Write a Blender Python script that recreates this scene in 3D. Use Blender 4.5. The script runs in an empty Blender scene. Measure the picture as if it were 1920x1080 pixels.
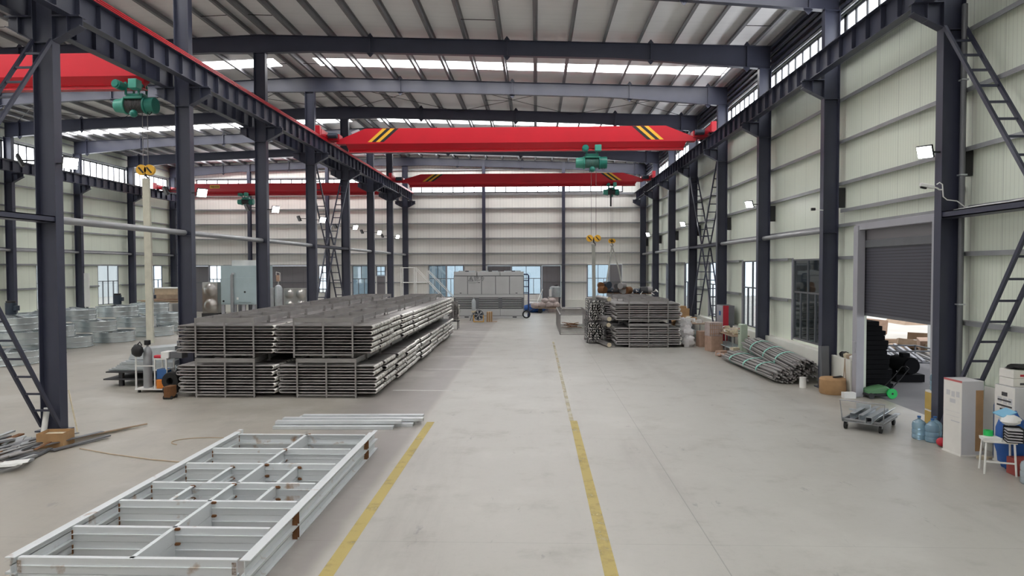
import bpy, math, random
from mathutils import Vector, Matrix
PI=math.pi
rnd=random.Random(11)
sc=bpy.context.scene
COL=sc.collection
ORD=['first','second','third','fourth','fifth','sixth','seventh','eighth','ninth','tenth','eleventh','twelfth']

# ------------------------------------------------------------------ mesh builder
class MB:
    def __init__(s): s.v=[];s.f=[]
    def add(s,vs,fs,M=None):
        n=len(s.v)
        s.v+= [tuple(M@Vector(p)) for p in vs] if M is not None else [tuple(p) for p in vs]
        s.f+= [tuple(i+n for i in q) for q in fs]
        return s
    def bx(s,x0,x1,y0,y1,z0,z1,M=None):
        vs=[(x0,y0,z0),(x1,y0,z0),(x1,y1,z0),(x0,y1,z0),(x0,y0,z1),(x1,y0,z1),(x1,y1,z1),(x0,y1,z1)]
        return s.add(vs,[(0,3,2,1),(4,5,6,7),(0,1,5,4),(1,2,6,5),(2,3,7,6),(3,0,4,7)],M)
    def bar(s,p0,p1,w,h,up=(0,0,1)):
        p0=Vector(p0);p1=Vector(p1);d=p1-p0;L=d.length;d.normalize()
        u=Vector(up)
        if abs(u.dot(d))>.98:u=Vector((1,0,0))
        r=d.cross(u).normalized();u=r.cross(d)
        M=Matrix((r,d,u)).transposed().to_4x4();M.translation=p0
        return s.bx(-w/2,w/2,0,L,-h/2,h/2,M)
    def cyl(s,p0,p1,r0,r1=None,n=12,cap=True):
        r1=r0 if r1 is None else r1
        return s.tube([p0,p1],[r0,r1],n,cap)
    def tube(s,pts,r,n=8,cap=True,closed=False):
        pts=[Vector(p) for p in pts];m=len(pts)
        rs=r if isinstance(r,(list,tuple)) else [r]*m
        vs=[];fs=[];prev=None
        for i,p in enumerate(pts):
            if closed:d=pts[(i+1)%m]-pts[i-1]
            else:d=pts[min(i+1,m-1)]-pts[max(i-1,0)]
            d.normalize()
            if prev is None:
                a=Vector((0,0,1)) if abs(d.z)<.9 else Vector((1,0,0))
                x=d.cross(a).normalized()
            else:
                x=prev-d*prev.dot(d)
                if x.length<1e-6:x=d.orthogonal()
                x.normalize()
            prev=x;y=d.cross(x)
            for k in range(n):
                t=2*PI*k/n;vs.append(p+(x*math.cos(t)+y*math.sin(t))*rs[i])
        q=m if closed else m-1
        for i in range(q):
            j=(i+1)%m
            for k in range(n):
                k2=(k+1)%n
                fs.append((i*n+k,i*n+k2,j*n+k2,j*n+k))
        if cap and not closed:
            fs.append(tuple(range(n-1,-1,-1)));fs.append(tuple((m-1)*n+k for k in range(n)))
        return s.add(vs,fs)
    def lathe(s,prof,n=24,c=(0,0,0),M=None,closed=False):
        vs=[];fs=[];m=len(prof)
        for r,z in prof:
            for k in range(n):
                t=2*PI*k/n;vs.append((c[0]+r*math.cos(t),c[1]+r*math.sin(t),c[2]+z))
        for i in range(m if closed else m-1):
            j=(i+1)%m
            for k in range(n):
                k2=(k+1)%n;fs.append((i*n+k,i*n+k2,j*n+k2,j*n+k))
        if not closed:
            if prof[0][0]>1e-4: fs.append(tuple(range(n-1,-1,-1)))
            if prof[-1][0]>1e-4: fs.append(tuple((m-1)*n+k for k in range(n)))
        return s.add(vs,fs,M)
    def prism(s,poly,axis,a0,a1,M=None):
        # poly in the two other axes (order x,y,z without axis)
        m=len(poly);vs=[]
        for a in (a0,a1):
            for p,q in poly:
                vs.append({'x':(a,p,q),'y':(p,a,q),'z':(p,q,a)}[axis])
        fs=[tuple(range(m-1,-1,-1)),tuple(range(m,2*m))]
        for i in range(m):
            j=(i+1)%m;fs.append((i,j,m+j,m+i))
        return s.add(vs,fs,M)
    def ball(s,c,r,n=12,m=8,sc=(1,1,1),jit=0,seed=0):
        q=random.Random(seed);vs=[(c[0],c[1],c[2]-r*sc[2])];fs=[]
        for i in range(1,m):
            ph=-PI/2+PI*i/m
            for k in range(n):
                t=2*PI*k/n;j=1+q.uniform(-jit,jit)
                vs.append((c[0]+r*sc[0]*j*math.cos(ph)*math.cos(t),c[1]+r*sc[1]*j*math.cos(ph)*math.sin(t),c[2]+r*sc[2]*j*math.sin(ph)))
        vs.append((c[0],c[1],c[2]+r*sc[2]))
        for k in range(n): fs.append((0,1+(k+1)%n,1+k))
        for i in range(m-2):
            for k in range(n):
                a=1+i*n;k2=(k+1)%n;fs.append((a+k,a+k2,a+n+k2,a+n+k))
        e=len(vs)-1;a=1+(m-2)*n
        for k in range(n): fs.append((a+k,a+(k+1)%n,e))
        return s.add(vs,fs)
    def mesh(s,name,mat,smooth=True):
        me=bpy.data.meshes.new(name);me.from_pydata(s.v,[],s.f);me.update()
        import bmesh
        bm=bmesh.new();bm.from_mesh(me);bmesh.ops.recalc_face_normals(bm,faces=bm.faces);bm.to_mesh(me);bm.free()
        if mat: me.materials.append(mat)
        if smooth:
            me.polygons.foreach_set('use_smooth',[True]*len(me.polygons));me.set_sharp_from_angle(angle=math.radians(32))
        return me
    def build(s,name,mat,parent=None,bevel=0,smooth=True,**kw):
        return put(name,s.mesh(name,mat,smooth),parent,bevel,**kw)

def put(name,me,parent=None,bevel=0,loc=None,rot=None,label=None):
    o=bpy.data.objects.new(name,me);COL.objects.link(o)
    if parent is not None:o.parent=parent
    if loc:o.location=loc
    if rot:o.rotation_euler=rot
    if bevel:
        m=o.modifiers.new('edge','BEVEL');m.width=bevel;m.segments=2;m.limit_method='ANGLE'
    if label:o['label']=label
    return o
def tag(o,label,cat,group=None,kind=None):
    o['label']=label;o['category']=cat
    if group:o['group']=group
    o['kind']=kind or 'thing'
    return o
def thing(name,label,cat,loc=(0,0,0),rz=0,group=None):
    o=bpy.data.objects.new(name,None);COL.objects.link(o)
    o.location=loc;o.rotation_euler=(0,0,rz);o.empty_display_size=.2
    return tag(o,label,cat,group)
def struct(o): o['kind']='structure';return o
def dup(o,parent=None,loc=None,rz=None,label=None,group=None):
    c=o.copy();COL.objects.link(c)
    if parent is not None:c.parent=parent
    if loc is not None:c.location=loc
    if rz is not None:c.rotation_euler=(0,0,rz)
    if label:c['label']=label
    if group:c['group']=group
    for ch in list(o.children): dup(ch,c)
    return c

# ------------------------------------------------------------------ materials
def nodes(name):
    m=bpy.data.materials.new(name);m.use_nodes=True;nt=m.node_tree;nt.nodes.clear()
    out=nt.nodes.new('ShaderNodeOutputMaterial');return m,nt,out
def rgb(c,a=1): return (c[0],c[1],c[2],a)
def mat(name,c,rough=.5,metal=0.,var=.12,scale=3.,bump=0.,c2=None,patch=None,spec=.5,trans=0,coord='Object'):
    m,nt,out=nodes(name);N=nt.nodes.new;L=nt.links.new
    b=N('ShaderNodeBsdfPrincipled');L(b.outputs[0],out.inputs[0])
    b.inputs['Roughness'].default_value=rough;b.inputs['Metallic'].default_value=metal
    b.inputs['Specular IOR Level'].default_value=spec
    if trans:b.inputs['Transmission Weight'].default_value=trans
    tc=N('ShaderNodeTexCoord');nz=N('ShaderNodeTexNoise');L(tc.outputs[coord],nz.inputs['Vector'])
    nz.inputs['Scale'].default_value=scale;nz.inputs['Detail'].default_value=5
    mx=N('ShaderNodeMix');mx.data_type='RGBA'
    d=c2 or tuple(x*(1-var*1.6) for x in c);h=c if c2 else tuple(min(1,x*(1+var*.6)) for x in c)
    mx.inputs[6].default_value=rgb(d);mx.inputs[7].default_value=rgb(h)
    if patch is not None:
        cr=N('ShaderNodeValToRGB');cr.color_ramp.elements[0].position=patch-.06;cr.color_ramp.elements[1].position=patch+.06
        L(nz.outputs[0],cr.inputs[0]);L(cr.outputs[0],mx.inputs[0])
    else:L(nz.outputs[0],mx.inputs[0])
    L(mx.outputs[2],b.inputs['Base Color'])
    if bump:
        bp=N('ShaderNodeBump');bp.inputs['Strength'].default_value=bump;bp.inputs['Distance'].default_value=.02
        n2=N('ShaderNodeTexNoise');n2.inputs['Scale'].default_value=scale*6;L(tc.outputs[coord],n2.inputs['Vector'])
        L(n2.outputs[0],bp.inputs['Height']);L(bp.outputs[0],b.inputs['Normal'])
    return m
def emit(name,c,s):
    m,nt,out=nodes(name);e=nt.nodes.new('ShaderNodeEmission');e.inputs[0].default_value=rgb(c);e.inputs[1].default_value=s
    nt.links.new(e.outputs[0],out.inputs[0]);return m
def panel(name,c,axis,space=1.0,rough=.45,dark=.72,rib=.12,ribamt=.15,metal=0.):
    """painted sheet panels: joint line every `space` metres along axis, fine ribs between"""
    m,nt,out=nodes(name);N=nt.nodes.new;L=nt.links.new
    b=N('ShaderNodeBsdfPrincipled');L(b.outputs[0],out.inputs[0]);b.inputs['Roughness'].default_value=rough;b.inputs['Metallic'].default_value=metal
    g=N('ShaderNodeTexCoord');sp=N('ShaderNodeSeparateXYZ');L(g.outputs['Object'],sp.inputs[0])
    def M(op,a,bv=None,cl=False):
        n=N('ShaderNodeMath');n.operation=op;n.use_clamp=cl
        for i,x in enumerate((a,bv)):
            if x is None:continue
            if isinstance(x,(int,float)):n.inputs[i].default_value=x
            else:L(x,n.inputs[i])
        return n.outputs[0]
    p=sp.outputs[axis]
    fr=M('FRACT',M('DIVIDE',p,space));line=M('LESS_THAN',fr,.018/space)
    rb=M('LESS_THAN',M('FRACT',M('DIVIDE',p,rib)),.12)
    nz=N('ShaderNodeTexNoise');nz.inputs['Scale'].default_value=.6;nz.inputs['Detail'].default_value=6;L(g.outputs['Object'],nz.inputs['Vector'])
    f=M('SUBTRACT',1,M('MULTIPLY',line,1-dark));f=M('MULTIPLY',f,M('SUBTRACT',1,M('MULTIPLY',rb,ribamt)))
    f=M('MULTIPLY',f,M('ADD',.88,M('MULTIPLY',nz.outputs[0],.2)))
    mx=N('ShaderNodeMix');mx.data_type='RGBA';mx.inputs[6].default_value=(0,0,0,1);mx.inputs[7].default_value=rgb(c);L(f,mx.inputs[0])
    L(mx.outputs[2],b.inputs['Base Color'])
    bp=N('ShaderNodeBump');bp.inputs['Strength'].default_value=.35;bp.inputs['Distance'].default_value=.01
    L(M('SUBTRACT',1,M('MAXIMUM',line,rb)),bp.inputs['Height']);L(bp.outputs[0],b.inputs['Normal'])
    return m
def glass(name,tint=(.92,.96,.98),refl=.12):
    m,nt,out=nodes(name);N=nt.nodes.new;L=nt.links.new
    t=N('ShaderNodeBsdfTransparent');t.inputs[0].default_value=rgb(tint)
    g=N('ShaderNodeBsdfGlossy');g.inputs['Roughness'].default_value=.03
    lw=N('ShaderNodeLayerWeight');lw.inputs[0].default_value=.25
    mr=N('ShaderNodeMapRange');mr.inputs[3].default_value=refl*.5;mr.inputs[4].default_value=.35;L(lw.outputs['Fresnel'],mr.inputs[0])
    mx=N('ShaderNodeMixShader');L(mr.outputs[0],mx.inputs[0]);L(t.outputs[0],mx.inputs[1]);L(g.outputs[0],mx.inputs[2]);L(mx.outputs[0],out.inputs[0])
    return m
def worn(name,c,cover=.5,scale=2.5):
    m,nt,out=nodes(name);N=nt.nodes.new;L=nt.links.new
    b=N('ShaderNodeBsdfPrincipled');b.inputs['Base Color'].default_value=rgb(c);b.inputs['Roughness'].default_value=.6
    t=N('ShaderNodeBsdfTransparent');mx=N('ShaderNodeMixShader')
    tc=N('ShaderNodeTexCoord');nz=N('ShaderNodeTexNoise');nz.inputs['Scale'].default_value=scale;nz.inputs['Detail'].default_value=8;nz.inputs['Roughness'].default_value=.7
    L(tc.outputs['Object'],nz.inputs['Vector'])
    mr=N('ShaderNodeMapRange');mr.inputs[1].default_value=cover-.14;mr.inputs[2].default_value=cover+.14;L(nz.outputs[0],mr.inputs[0])
    mm=N('ShaderNodeMath');mm.operation='MULTIPLY';mm.inputs[1].default_value=.62;L(mr.outputs[0],mm.inputs[0])
    L(mm.outputs[0],mx.inputs[0]);L(t.outputs[0],mx.inputs[1]);L(b.outputs[0],mx.inputs[2]);L(mx.outputs[0],out.inputs[0])
    return m
def floor_mat():
    m,nt,out=nodes('concrete_floor');N=nt.nodes.new;L=nt.links.new
    b=N('ShaderNodeBsdfPrincipled');L(b.outputs[0],out.inputs[0]);b.inputs['Roughness'].default_value=.5;b.inputs['Specular IOR Level'].default_value=.5
    tc=N('ShaderNodeTexCoord');P=tc.outputs['Object'];sp=N('ShaderNodeSeparateXYZ');L(P,sp.inputs[0])
    def noise(s,d=6,r=.6,sx=1,sy=1):
        mp=N('ShaderNodeMapping');mp.inputs['Scale'].default_value=(sx,sy,1);L(P,mp.inputs[0])
        n=N('ShaderNodeTexNoise');n.inputs['Scale'].default_value=s;n.inputs['Detail'].default_value=d;n.inputs['Roughness'].default_value=r;L(mp.outputs[0],n.inputs['Vector']);return n.outputs[0]
    def M(op,a,bv=None,c=None,cl=False):
        n=N('ShaderNodeMath');n.operation=op;n.use_clamp=cl
        for i,x in enumerate((a,bv,c)):
            if x is None:continue
            if isinstance(x,(int,float)):n.inputs[i].default_value=x
            else:L(x,n.inputs[i])
        return n.outputs[0]
    def ss(x,a,bb):
        n=N('ShaderNodeMapRange');n.interpolation_type='SMOOTHSTEP';n.inputs[1].default_value=a;n.inputs[2].default_value=bb;L(x,n.inputs[0]);return n.outputs[0]
    def mixc(f,a,c):
        n=N('ShaderNodeMix');n.data_type='RGBA'
        for i,x in ((0,f),(6,a),(7,c)):
            if isinstance(x,tuple):n.inputs[i].default_value=rgb(x)
            elif isinstance(x,(int,float)):n.inputs[i].default_value=x
            else:L(x,n.inputs[i])
        return n.outputs[2]
    X=sp.outputs[0];Yc=sp.outputs[1]
    big=noise(.18,4);mid=noise(.9,7,.65);fine=noise(9,5,.7);streak=noise(.5,6,.7,1,.12)
    wob=M('MULTIPLY',M('SUBTRACT',mid,.5),.25)
    Xw=M('ADD',X,wob)
    lane=M('MULTIPLY',ss(Xw,-2.85,-2.6),M('SUBTRACT',1,ss(Xw,6.5,8.5)))     # worn, paler traffic lane
    band=M('MULTIPLY',ss(Xw,-5.6,-4.2),M('SUBTRACT',1,ss(Xw,-2.85,-2.65)))  # unworn greyer strip beside it
    base=mixc(big,FLOOR_A,FLOOR_B)
    base=mixc(lane,base,FLOOR_LANE)
    base=mixc(M('MULTIPLY',band,.75),base,FLOOR_BAND)
    smut=ss(streak,.5,.72)
    base=mixc(M('MULTIPLY',smut,.5),base,(.27,.25,.235))
    base=mixc(M('MULTIPLY',ss(mid,.52,.72),.5),base,(.27,.255,.225))
    base=mixc(M('MULTIPLY',ss(noise(.35,5,.6),.5,.68),.45),base,(.50,.49,.455))
    base=mixc(M('MULTIPLY',ss(noise(2.6,4,.75,1,.35),.63,.72),.55),base,(.20,.19,.19))
    v=M('ADD',.9,M('MULTIPLY',fine,.2))
    # saw-cut joints
    j1=M('LESS_THAN',M('ABSOLUTE',M('SUBTRACT',X,2.32)),.008)
    j2=M('LESS_THAN',M('ABSOLUTE',M('SUBTRACT',M('FRACT',M('DIVIDE',Yc,6.0)),.5)),.0011)
    v=M('MULTIPLY',v,M('SUBTRACT',1,M('MULTIPLY',j1,.3)))
    v=M('MULTIPLY',v,M('SUBTRACT',1,M('MULTIPLY',j2,.18)))
    base=mixc(v,(0,0,0),base)
    L(base,b.inputs['Base Color'])
    rr=N('ShaderNodeMapRange');rr.inputs[3].default_value=.30;rr.inputs[4].default_value=.5;L(mid,rr.inputs[0]);L(rr.outputs[0],b.inputs['Roughness'])
    bp=N('ShaderNodeBump');bp.inputs['Strength'].default_value=.08;bp.inputs['Distance'].default_value=.01;L(fine,bp.inputs['Height']);L(bp.outputs[0],b.inputs['Normal'])
    return m
FLOOR_A=(.30,.278,.24);FLOOR_B=(.39,.365,.32);FLOOR_LANE=(.41,.40,.37);FLOOR_BAND=(.26,.24,.235)
M_floor=floor_mat()
M_wall=panel('wall_panel_ribs_along_y',(.78,.83,.72),1,1.0)
M_wallx=panel('wall_panel_ribs_along_x',(.80,.79,.75),0,1.0,rib=.25,ribamt=.1)
M_roof=panel('roof_sheet',(.85,.84,.85),1,1.15,rough=.5,dark=.86,rib=.4,ribamt=.03)
M_darkpanel=panel('dark_door_panel',(.20,.19,.205),0,.9,dark=.6)
M_plaster=mat('dado_plaster',(.74,.74,.68),.8,var=.08,scale=1.5,bump=.1)
M_steel=mat('slate_blue_steel_paint',(.044,.048,.078),.42,0,.15,2.,.05)
M_girt=mat('galvanised_girt',(.36,.37,.385),.45,.45,.18,2.)
M_purlin=mat('roof_purlin_steel',(.24,.24,.255),.5,.35,.18,2.)
M_red=mat('crane_red_paint',(.52,.008,.022),.38,0,.1,1.2)
M_yellow=mat('hazard_yellow',(.80,.43,.03),.5,0,.1,3)
M_black=mat('black_paint',(.012,.012,.014),.5,0,.2,4)
M_rubber=mat('black_rubber',(.014,.014,.015),.75,0,.2,8)
M_green=mat('hoist_green',(.015,.20,.155),.4,0,.15,3)
M_green2=mat('hoist_pale_green',(.06,.33,.25),.4,0,.15,3)
M_galv=mat('galvanised_steel',(.50,.535,.56),.38,.55,.18,5,.05)
M_galv2=mat('new_galvanised_channel',(.66,.69,.71),.42,.25,.14,4,.05)
M_framegalv=mat('welded_channel_with_rust_stains',(.30,.16,.07),.45,.15,0,3.2,.05,c2=(.66,.69,.71),patch=.69)
M_rust=mat('rust_brown',(.20,.085,.03),.85,0,.3,14,.2)
M_coil=mat('coil_tube_steel',(.38,.365,.36),.32,.8,.3,3)
M_coilend=mat('coil_bend_steel',(.78,.76,.73),.3,.6,.2,6)
M_rack=mat('rack_angle_steel',(.33,.315,.31),.5,.35,.2,3)
M_rackdark=mat('rack_back_plate',(.05,.05,.055),.7,0,.2,3)
M_stain=mat('stainless_sheet',(.56,.54,.52),.28,.85,.12,2)
M_cond=mat('condenser_sheet',(.52,.53,.54),.36,.45,.08,1.2)
M_condb=mat('condenser_bluish',(.44,.54,.57),.45,.2,.1,1.2)
M_white=mat('white_paint',(.78,.78,.76),.5,0,.06,4)
M_cartonw=mat('white_carton',(.74,.72,.68),.75,0,.08,4)
M_cartong=mat('grey_carton_side',(.55,.545,.56),.75,0,.06,4)
M_carton=mat('brown_carton',(.42,.25,.12),.85,0,.2,5)
M_carton2=mat('pinkish_carton',(.48,.32,.24),.85,0,.25,6)
M_wood=mat('pale_plywood',(.56,.44,.31),.75,0,.25,3)
M_wood2=mat('worn_timber',(.42,.31,.22),.8,0,.3,3)
M_blue=mat('blue_sheet',(.02,.11,.40),.55,0,.25,5)
M_blue2=mat('blue_drum',(.03,.12,.33),.5,0,.2,5)
M_orange=mat('orange_plastic',(.75,.22,.02),.5,0,.15,4)
M_strap=mat('mint_strap',(.34,.72,.62),.7,0,.15,6)
M_sling=mat('white_webbing_sling',(.62,.60,.50),.8,0,.2,4)
M_slingg=mat('grey_webbing_sling',(.34,.34,.31),.8,0,.2,4)
M_alu=mat('grey_aluminium_frame',(.16,.165,.18),.45,.3,.1,3)
M_alul=mat('light_grey_post',(.42,.42,.46),.5,.2,.1,2)
M_glass=glass('clear_pane')
M_glassd=glass('dim_pane',(.55,.6,.62),.4)
M_clere=emit('daylit_clerestory_pane',(.93,.96,1.),7.5)
M_sky=emit('daylit_skylight_sheet',(1.,.985,.97),16.0)
M_lamp=emit('lit_floodlight_lens',(.97,.99,1.),55.)
M_mull=mat('grey_mullion',(.05,.053,.06),.5)
M_bag=mat('white_plastic_bag',(.72,.70,.70),.5,0,.15,6)
M_sack=mat('pinkish_woven_sack',(.50,.42,.40),.85,0,.25,6)
M_cable=mat('white_cable',(.75,.75,.75),.5)
M_rope=mat('steel_wire_rope',(.20,.19,.19),.5,.4)
M_darkm=mat('dark_machine',(.007,.007,.009),.85,0,.2,4,spec=.15)
M_motor=mat('motor_dark_blue',(.035,.05,.075),.5,.2,.2,4)
M_shut=panel('roller_shutter_slats',(.085,.085,.105),2,.08,dark=.45,rib=.08,ribamt=.1,metal=.2)
M_greenbox=mat('pale_green_cabinet',(.42,.50,.40),.55,0,.08,3)
M_redp=mat('red_cabinet_paint',(.50,.015,.035),.4,0,.08,3)
M_lime=mat('lime_green_plastic',(.02,.55,.12),.4,0,.08,3)
M_mower=mat('dull_green_plastic',(.10,.25,.11),.5,0,.15,3)
M_pipe=mat('bundle_pipe_steel',(.40,.385,.375),.42,.4,.35,3)
M_ivory=mat('ivory_fittings',(.66,.58,.42),.7,0,.25,8)
M_ring=mat('cowl_galvanised',(.68,.74,.76),.24,.7,.2,2.5)
M_ringshade=mat('cowl_shaded_plate',(.32,.35,.37),.5,.4,.2,2)  # darker cowl metal: shade inside the rings put into its colour
# ------------------------------------------------------------------ layout (metres; camera looks along +y)
Y0=15.056;BAY=6.0
def yk(k):return Y0+BAY*k
XR,XM,XL=8.877,-10.948,-30.78        # column centre lines: door wall, middle row, window wall
CD=.46                               # column depth
YB=57.42                             # end wall
XW,XWL=9.32,-31.22                   # sheeting planes
RZ,EZ=13.18,12.44                    # roof sheet: ridge and eave heights
YF=-9.0
def roofz(x):
    h=abs(x-XM);return RZ-(RZ-EZ)*h/(XW-XM)

# floor and ground
fl=struct(MB().bx(XWL-.3,XW+.3,YF,YB+.3,-.2,0).build('floor',M_floor))
M_ypaint=worn('worn_yellow_paint',(.60,.48,.16),.34,1.6)
M_ypaint2=worn('faded_yellow_paint',(.62,.56,.38),.5,1.3)
M_wpaint=worn('worn_white_paint',(.82,.82,.80),.30,2.2)
def stripe(x0,x1,y0,y1,m,n='painted_line'): MB().bx(x0,x1,y0,y1,.0005,.002).build(n,m,fl)
stripe(-2.60,-2.42,4,16.1,M_ypaint);stripe(.81,.98,4,16.3,M_ypaint);stripe(.80,.90,16.3,34,M_ypaint2)
for y,x0,x1 in ((20.3,-4.3,-1.9),(24.6,-4.1,-2.3),(28.2,-4.2,-1.7),(31.5,-4.1,-1.9),(33.2,-4.2,-1.5),(36.6,-4.1,-2.1),(39.4,-4.0,-2.4)):
    stripe(x0,x1,y-.05,y+.05,M_wpaint)
M_ground=mat('pale_yard_ground',(.50,.46,.42),.9,0,.2,.5)
struct(MB().bx(XW+.3,70,-30,90,-.25,-.02).build('ground',M_ground))
M_apronshade=mat('canopy_shaded_concrete',(.27,.26,.275),.8,0,.2,.8)  # concrete with the canopy's shade put into its grey
struct(MB().bx(XW+.3,15.5,5,31,-.03,-.012).build('ground_apron',M_apronshade))
M_bank=mat('dry_grass_bank',(.30,.30,.17),.95,0,.25,.6)
bk=MB()
n=24
for i in range(n):
    for j in range(7): bk.v.append((30+j*4.2,2+i*2.6,-.1+[0,.7,1.6,2.4,3.0,3.3,3.3][j]+rnd.uniform(-.2,.2)))
for i in range(n-1):
    for j in range(6): a=i*7+j;bk.f.append((a,a+1,a+8,a+7))
struct(bk.build('ground_bank',M_bank))
struct(MB().bx(-90,XWL-.3,-30,120,-.25,-.02).build('ground_window_side',M_ground))
struct(MB().bx(XWL-.3,XW+.3,YB+.3,120,-.25,-.02).build('ground_beyond_end',M_ground))
M_out=panel('pale_blue_building_sheet',(.42,.52,.60),0,1.2);M_out2=panel('white_building_sheet',(.62,.64,.64),1,1.5)
struct(MB().bx(-26,12,84,85,-.1,5.2).build('wall_building_beyond_end',M_out,smooth=False))
struct(MB().bx(34,35,30,95,-.1,4.6).build('wall_building_beyond_yard',M_out2,smooth=False))
struct(MB().bx(-58,-57,20,100,-.1,4.2).build('wall_building_beyond_windows',M_out2,smooth=False))

# ------------------------------------------------------------------ wall builder: boxes round rectangular openings
def wall_with_holes(name,axis,plane,t,u0,u1,z0,z1,holes,m):
    """axis 'x': wall plane at x=plane running along y; axis 'y': at y=plane running along x"""
    us=sorted({u0,u1}|{h[0] for h in holes}|{h[1] for h in holes});zs=sorted({z0,z1}|{h[2] for h in holes}|{h[3] for h in holes})
    b=MB()
    for i in range(len(us)-1):
        run=None
        for j in range(len(zs)-1):
            uc=(us[i]+us[i+1])/2;zc=(zs[j]+zs[j+1])/2
            hole=any(h[0]<uc<h[1] and h[2]<zc<h[3] for h in holes)
            if not hole:
                if run is None:run=[zs[j],zs[j+1]]
                else:run[1]=zs[j+1]
            if (hole or j==len(zs)-2) and run:
                if axis=='x':b.bx(plane,plane+t,us[i],us[i+1],run[0],run[1])
                else:b.bx(us[i],us[i+1],plane,plane+t,run[0],run[1])
                run=None
    return struct(b.build(name,m,smooth=False))
WZ0,WZ1=1.08,3.95
CZ0,CZ1=9.97,11.25
wcount=[0]
def frame_bars(b,axis,p,u0,u1,z0,z1,us,zs,w=.055,d=.07):
    def bar(a0,a1,c0,c1):
        if axis=='x':b.bx(p-d/2,p+d/2,a0,a1,c0,c1)
        else:b.bx(a0,a1,p-d/2,p+d/2,c0,c1)
    bar(u0,u0+w,z0,z1);bar(u1-w,u1,z0,z1);bar(u0,u1,z0,z0+w);bar(u0,u1,z1-w,z1)
    for u,a,c in us:bar(u-w*.4,u+w*.4,a,c)
    for z in zs:bar(u0,u1,z-w*.5,z+w*.5)
def window(axis,p,u0,u1,z0,z1,fm,gm,lower=4,trans=2.78,sill=False):
    wcount[0]+=1
    b=MB();mid=(u0+u1)/2
    us=[(mid,trans,z1)]+[(u0+(u1-u0)*i/lower,z0,trans) for i in range(1,lower)]
    frame_bars(b,axis,p,u0,u1,z0,z1,us,[trans])
    w=struct(b.build('window_%d'%wcount[0],fm,smooth=False))
    g=MB()
    if axis=='x':g.bx(p-.004,p+.004,u0+.04,u1-.04,z0+.04,z1-.04)
    else:g.bx(u0+.04,u1-.04,p-.004,p+.004,z0+.04,z1-.04)
    g.build('window_pane',gm,w,smooth=False)
    s=MB()
    for a in (u0-.07,u1+.01):
        if axis=='x':s.bx(p-.08,p+.02,a,a+.06,z0-.05,z1+.05)
        else:s.bx(a,a+.06,p-.08,p+.02,z0-.05,z1+.05)
    s.build('window_trim',M_alul,w,smooth=False)
    return w
def clerestory(axis,p,u0,u1,step=.7,z0=CZ0,z1=CZ1):
    wcount[0]+=1
    n=max(1,round((u1-u0)/step));b=MB()
    frame_bars(b,axis,p,u0,u1,z0,z1,[(u0+(u1-u0)*i/n,z0,z1) for i in range(1,n)],[],.09,.11)
    w=struct(b.build('window_%d'%wcount[0],M_mull,smooth=False))
    g=MB()
    if axis=='x':g.bx(p-.01,p+.01,u0+.04,u1-.04,z0+.04,z1-.04)
    else:g.bx(u0+.04,u1-.04,p-.01,p+.01,z0+.04,z1-.04)
    g.build('window_pane',M_clere,w,smooth=False)
    return w

GZ=[2.5,3.98,4.95,6.2,7.45,8.7,9.85,11.33,11.95]
# ---- door wall (x = XW)
DY0,DY1,DZ=15.92,19.5,4.72
holes=[(DY0,DY1+.25,0,DZ)];cl=[];wn=[]
for k in range(-4,7):
    y=yk(k);cl.append((y,y+6));holes.append((y,y+6,CZ0,CZ1))
    if k>=1: wn.append((y+1.45,y+4.0,k));holes.append((y+1.45,y+4.0,WZ0,WZ1))
wr=wall_with_holes('wall_right','x',XW,.09,YF,YB,0,roofz(XW)+.05,holes,M_wall)
for u0,u1 in cl:clerestory('x',XW+.03,u0,u1)
for u0,u1,k in wn:window('x',XW+.03,u0,u1,WZ0,WZ1,M_alu,M_glassd if k==1 else M_glass)
def girts_x(parent,x,gaps,zs,ys):
    for zi,z in enumerate(zs):
        segs=[(YF,YB)]
        for a,b_,c,d in gaps:
            if c<z<d:
                ns=[]
                for s in segs:
                    if s[0]<a:ns.append((s[0],min(a,s[1])))
                    if s[1]>b_:ns.append((max(b_,s[0]),s[1]))
                segs=ns
        for s in segs:
            if s[1]-s[0]<.1:continue
            g=MB();g.bx(x-.16,x-.005,s[0],s[1],z-.012,z+.012);g.bx(x-.175,x-.155,s[0],s[1],z-.085,z+.012)
            g.build('girt',M_girt,parent,smooth=False)
girts_x(wr,XW,[(h[0]-.1,h[1]+.1,h[2]-.05,h[3]+.1) for h in holes if h[2]<5],GZ,None)
g=MB();g.bx(XW-.16,XW-.005,yk(0)+.15,yk(1)-.15,5.38,5.40);g.bx(XW-.175,XW-.155,yk(0)+.15,yk(1)-.15,5.3,5.4);g.build('girt',M_girt,wr,smooth=False)
d=MB()
for a,b_ in ((YF,DY0-.3),(DY1+.3,YB)):
    d.bx(XW-.33,XW-.002,a,b_,0,1.0)
d.build('dado',M_plaster,wr,smooth=False,bevel=.01)
for z in (11.36,11.62,11.88,12.12):
    MB().bx(XW-.21,XW-.1,YF,YB,z,z+.10).build('eave_rail',M_steel,wr,smooth=False)
MB().bx(XW-.06,XW-.004,YF,YB,11.3,12.36).build('eave_fascia',M_alu,wr,smooth=False)
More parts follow.
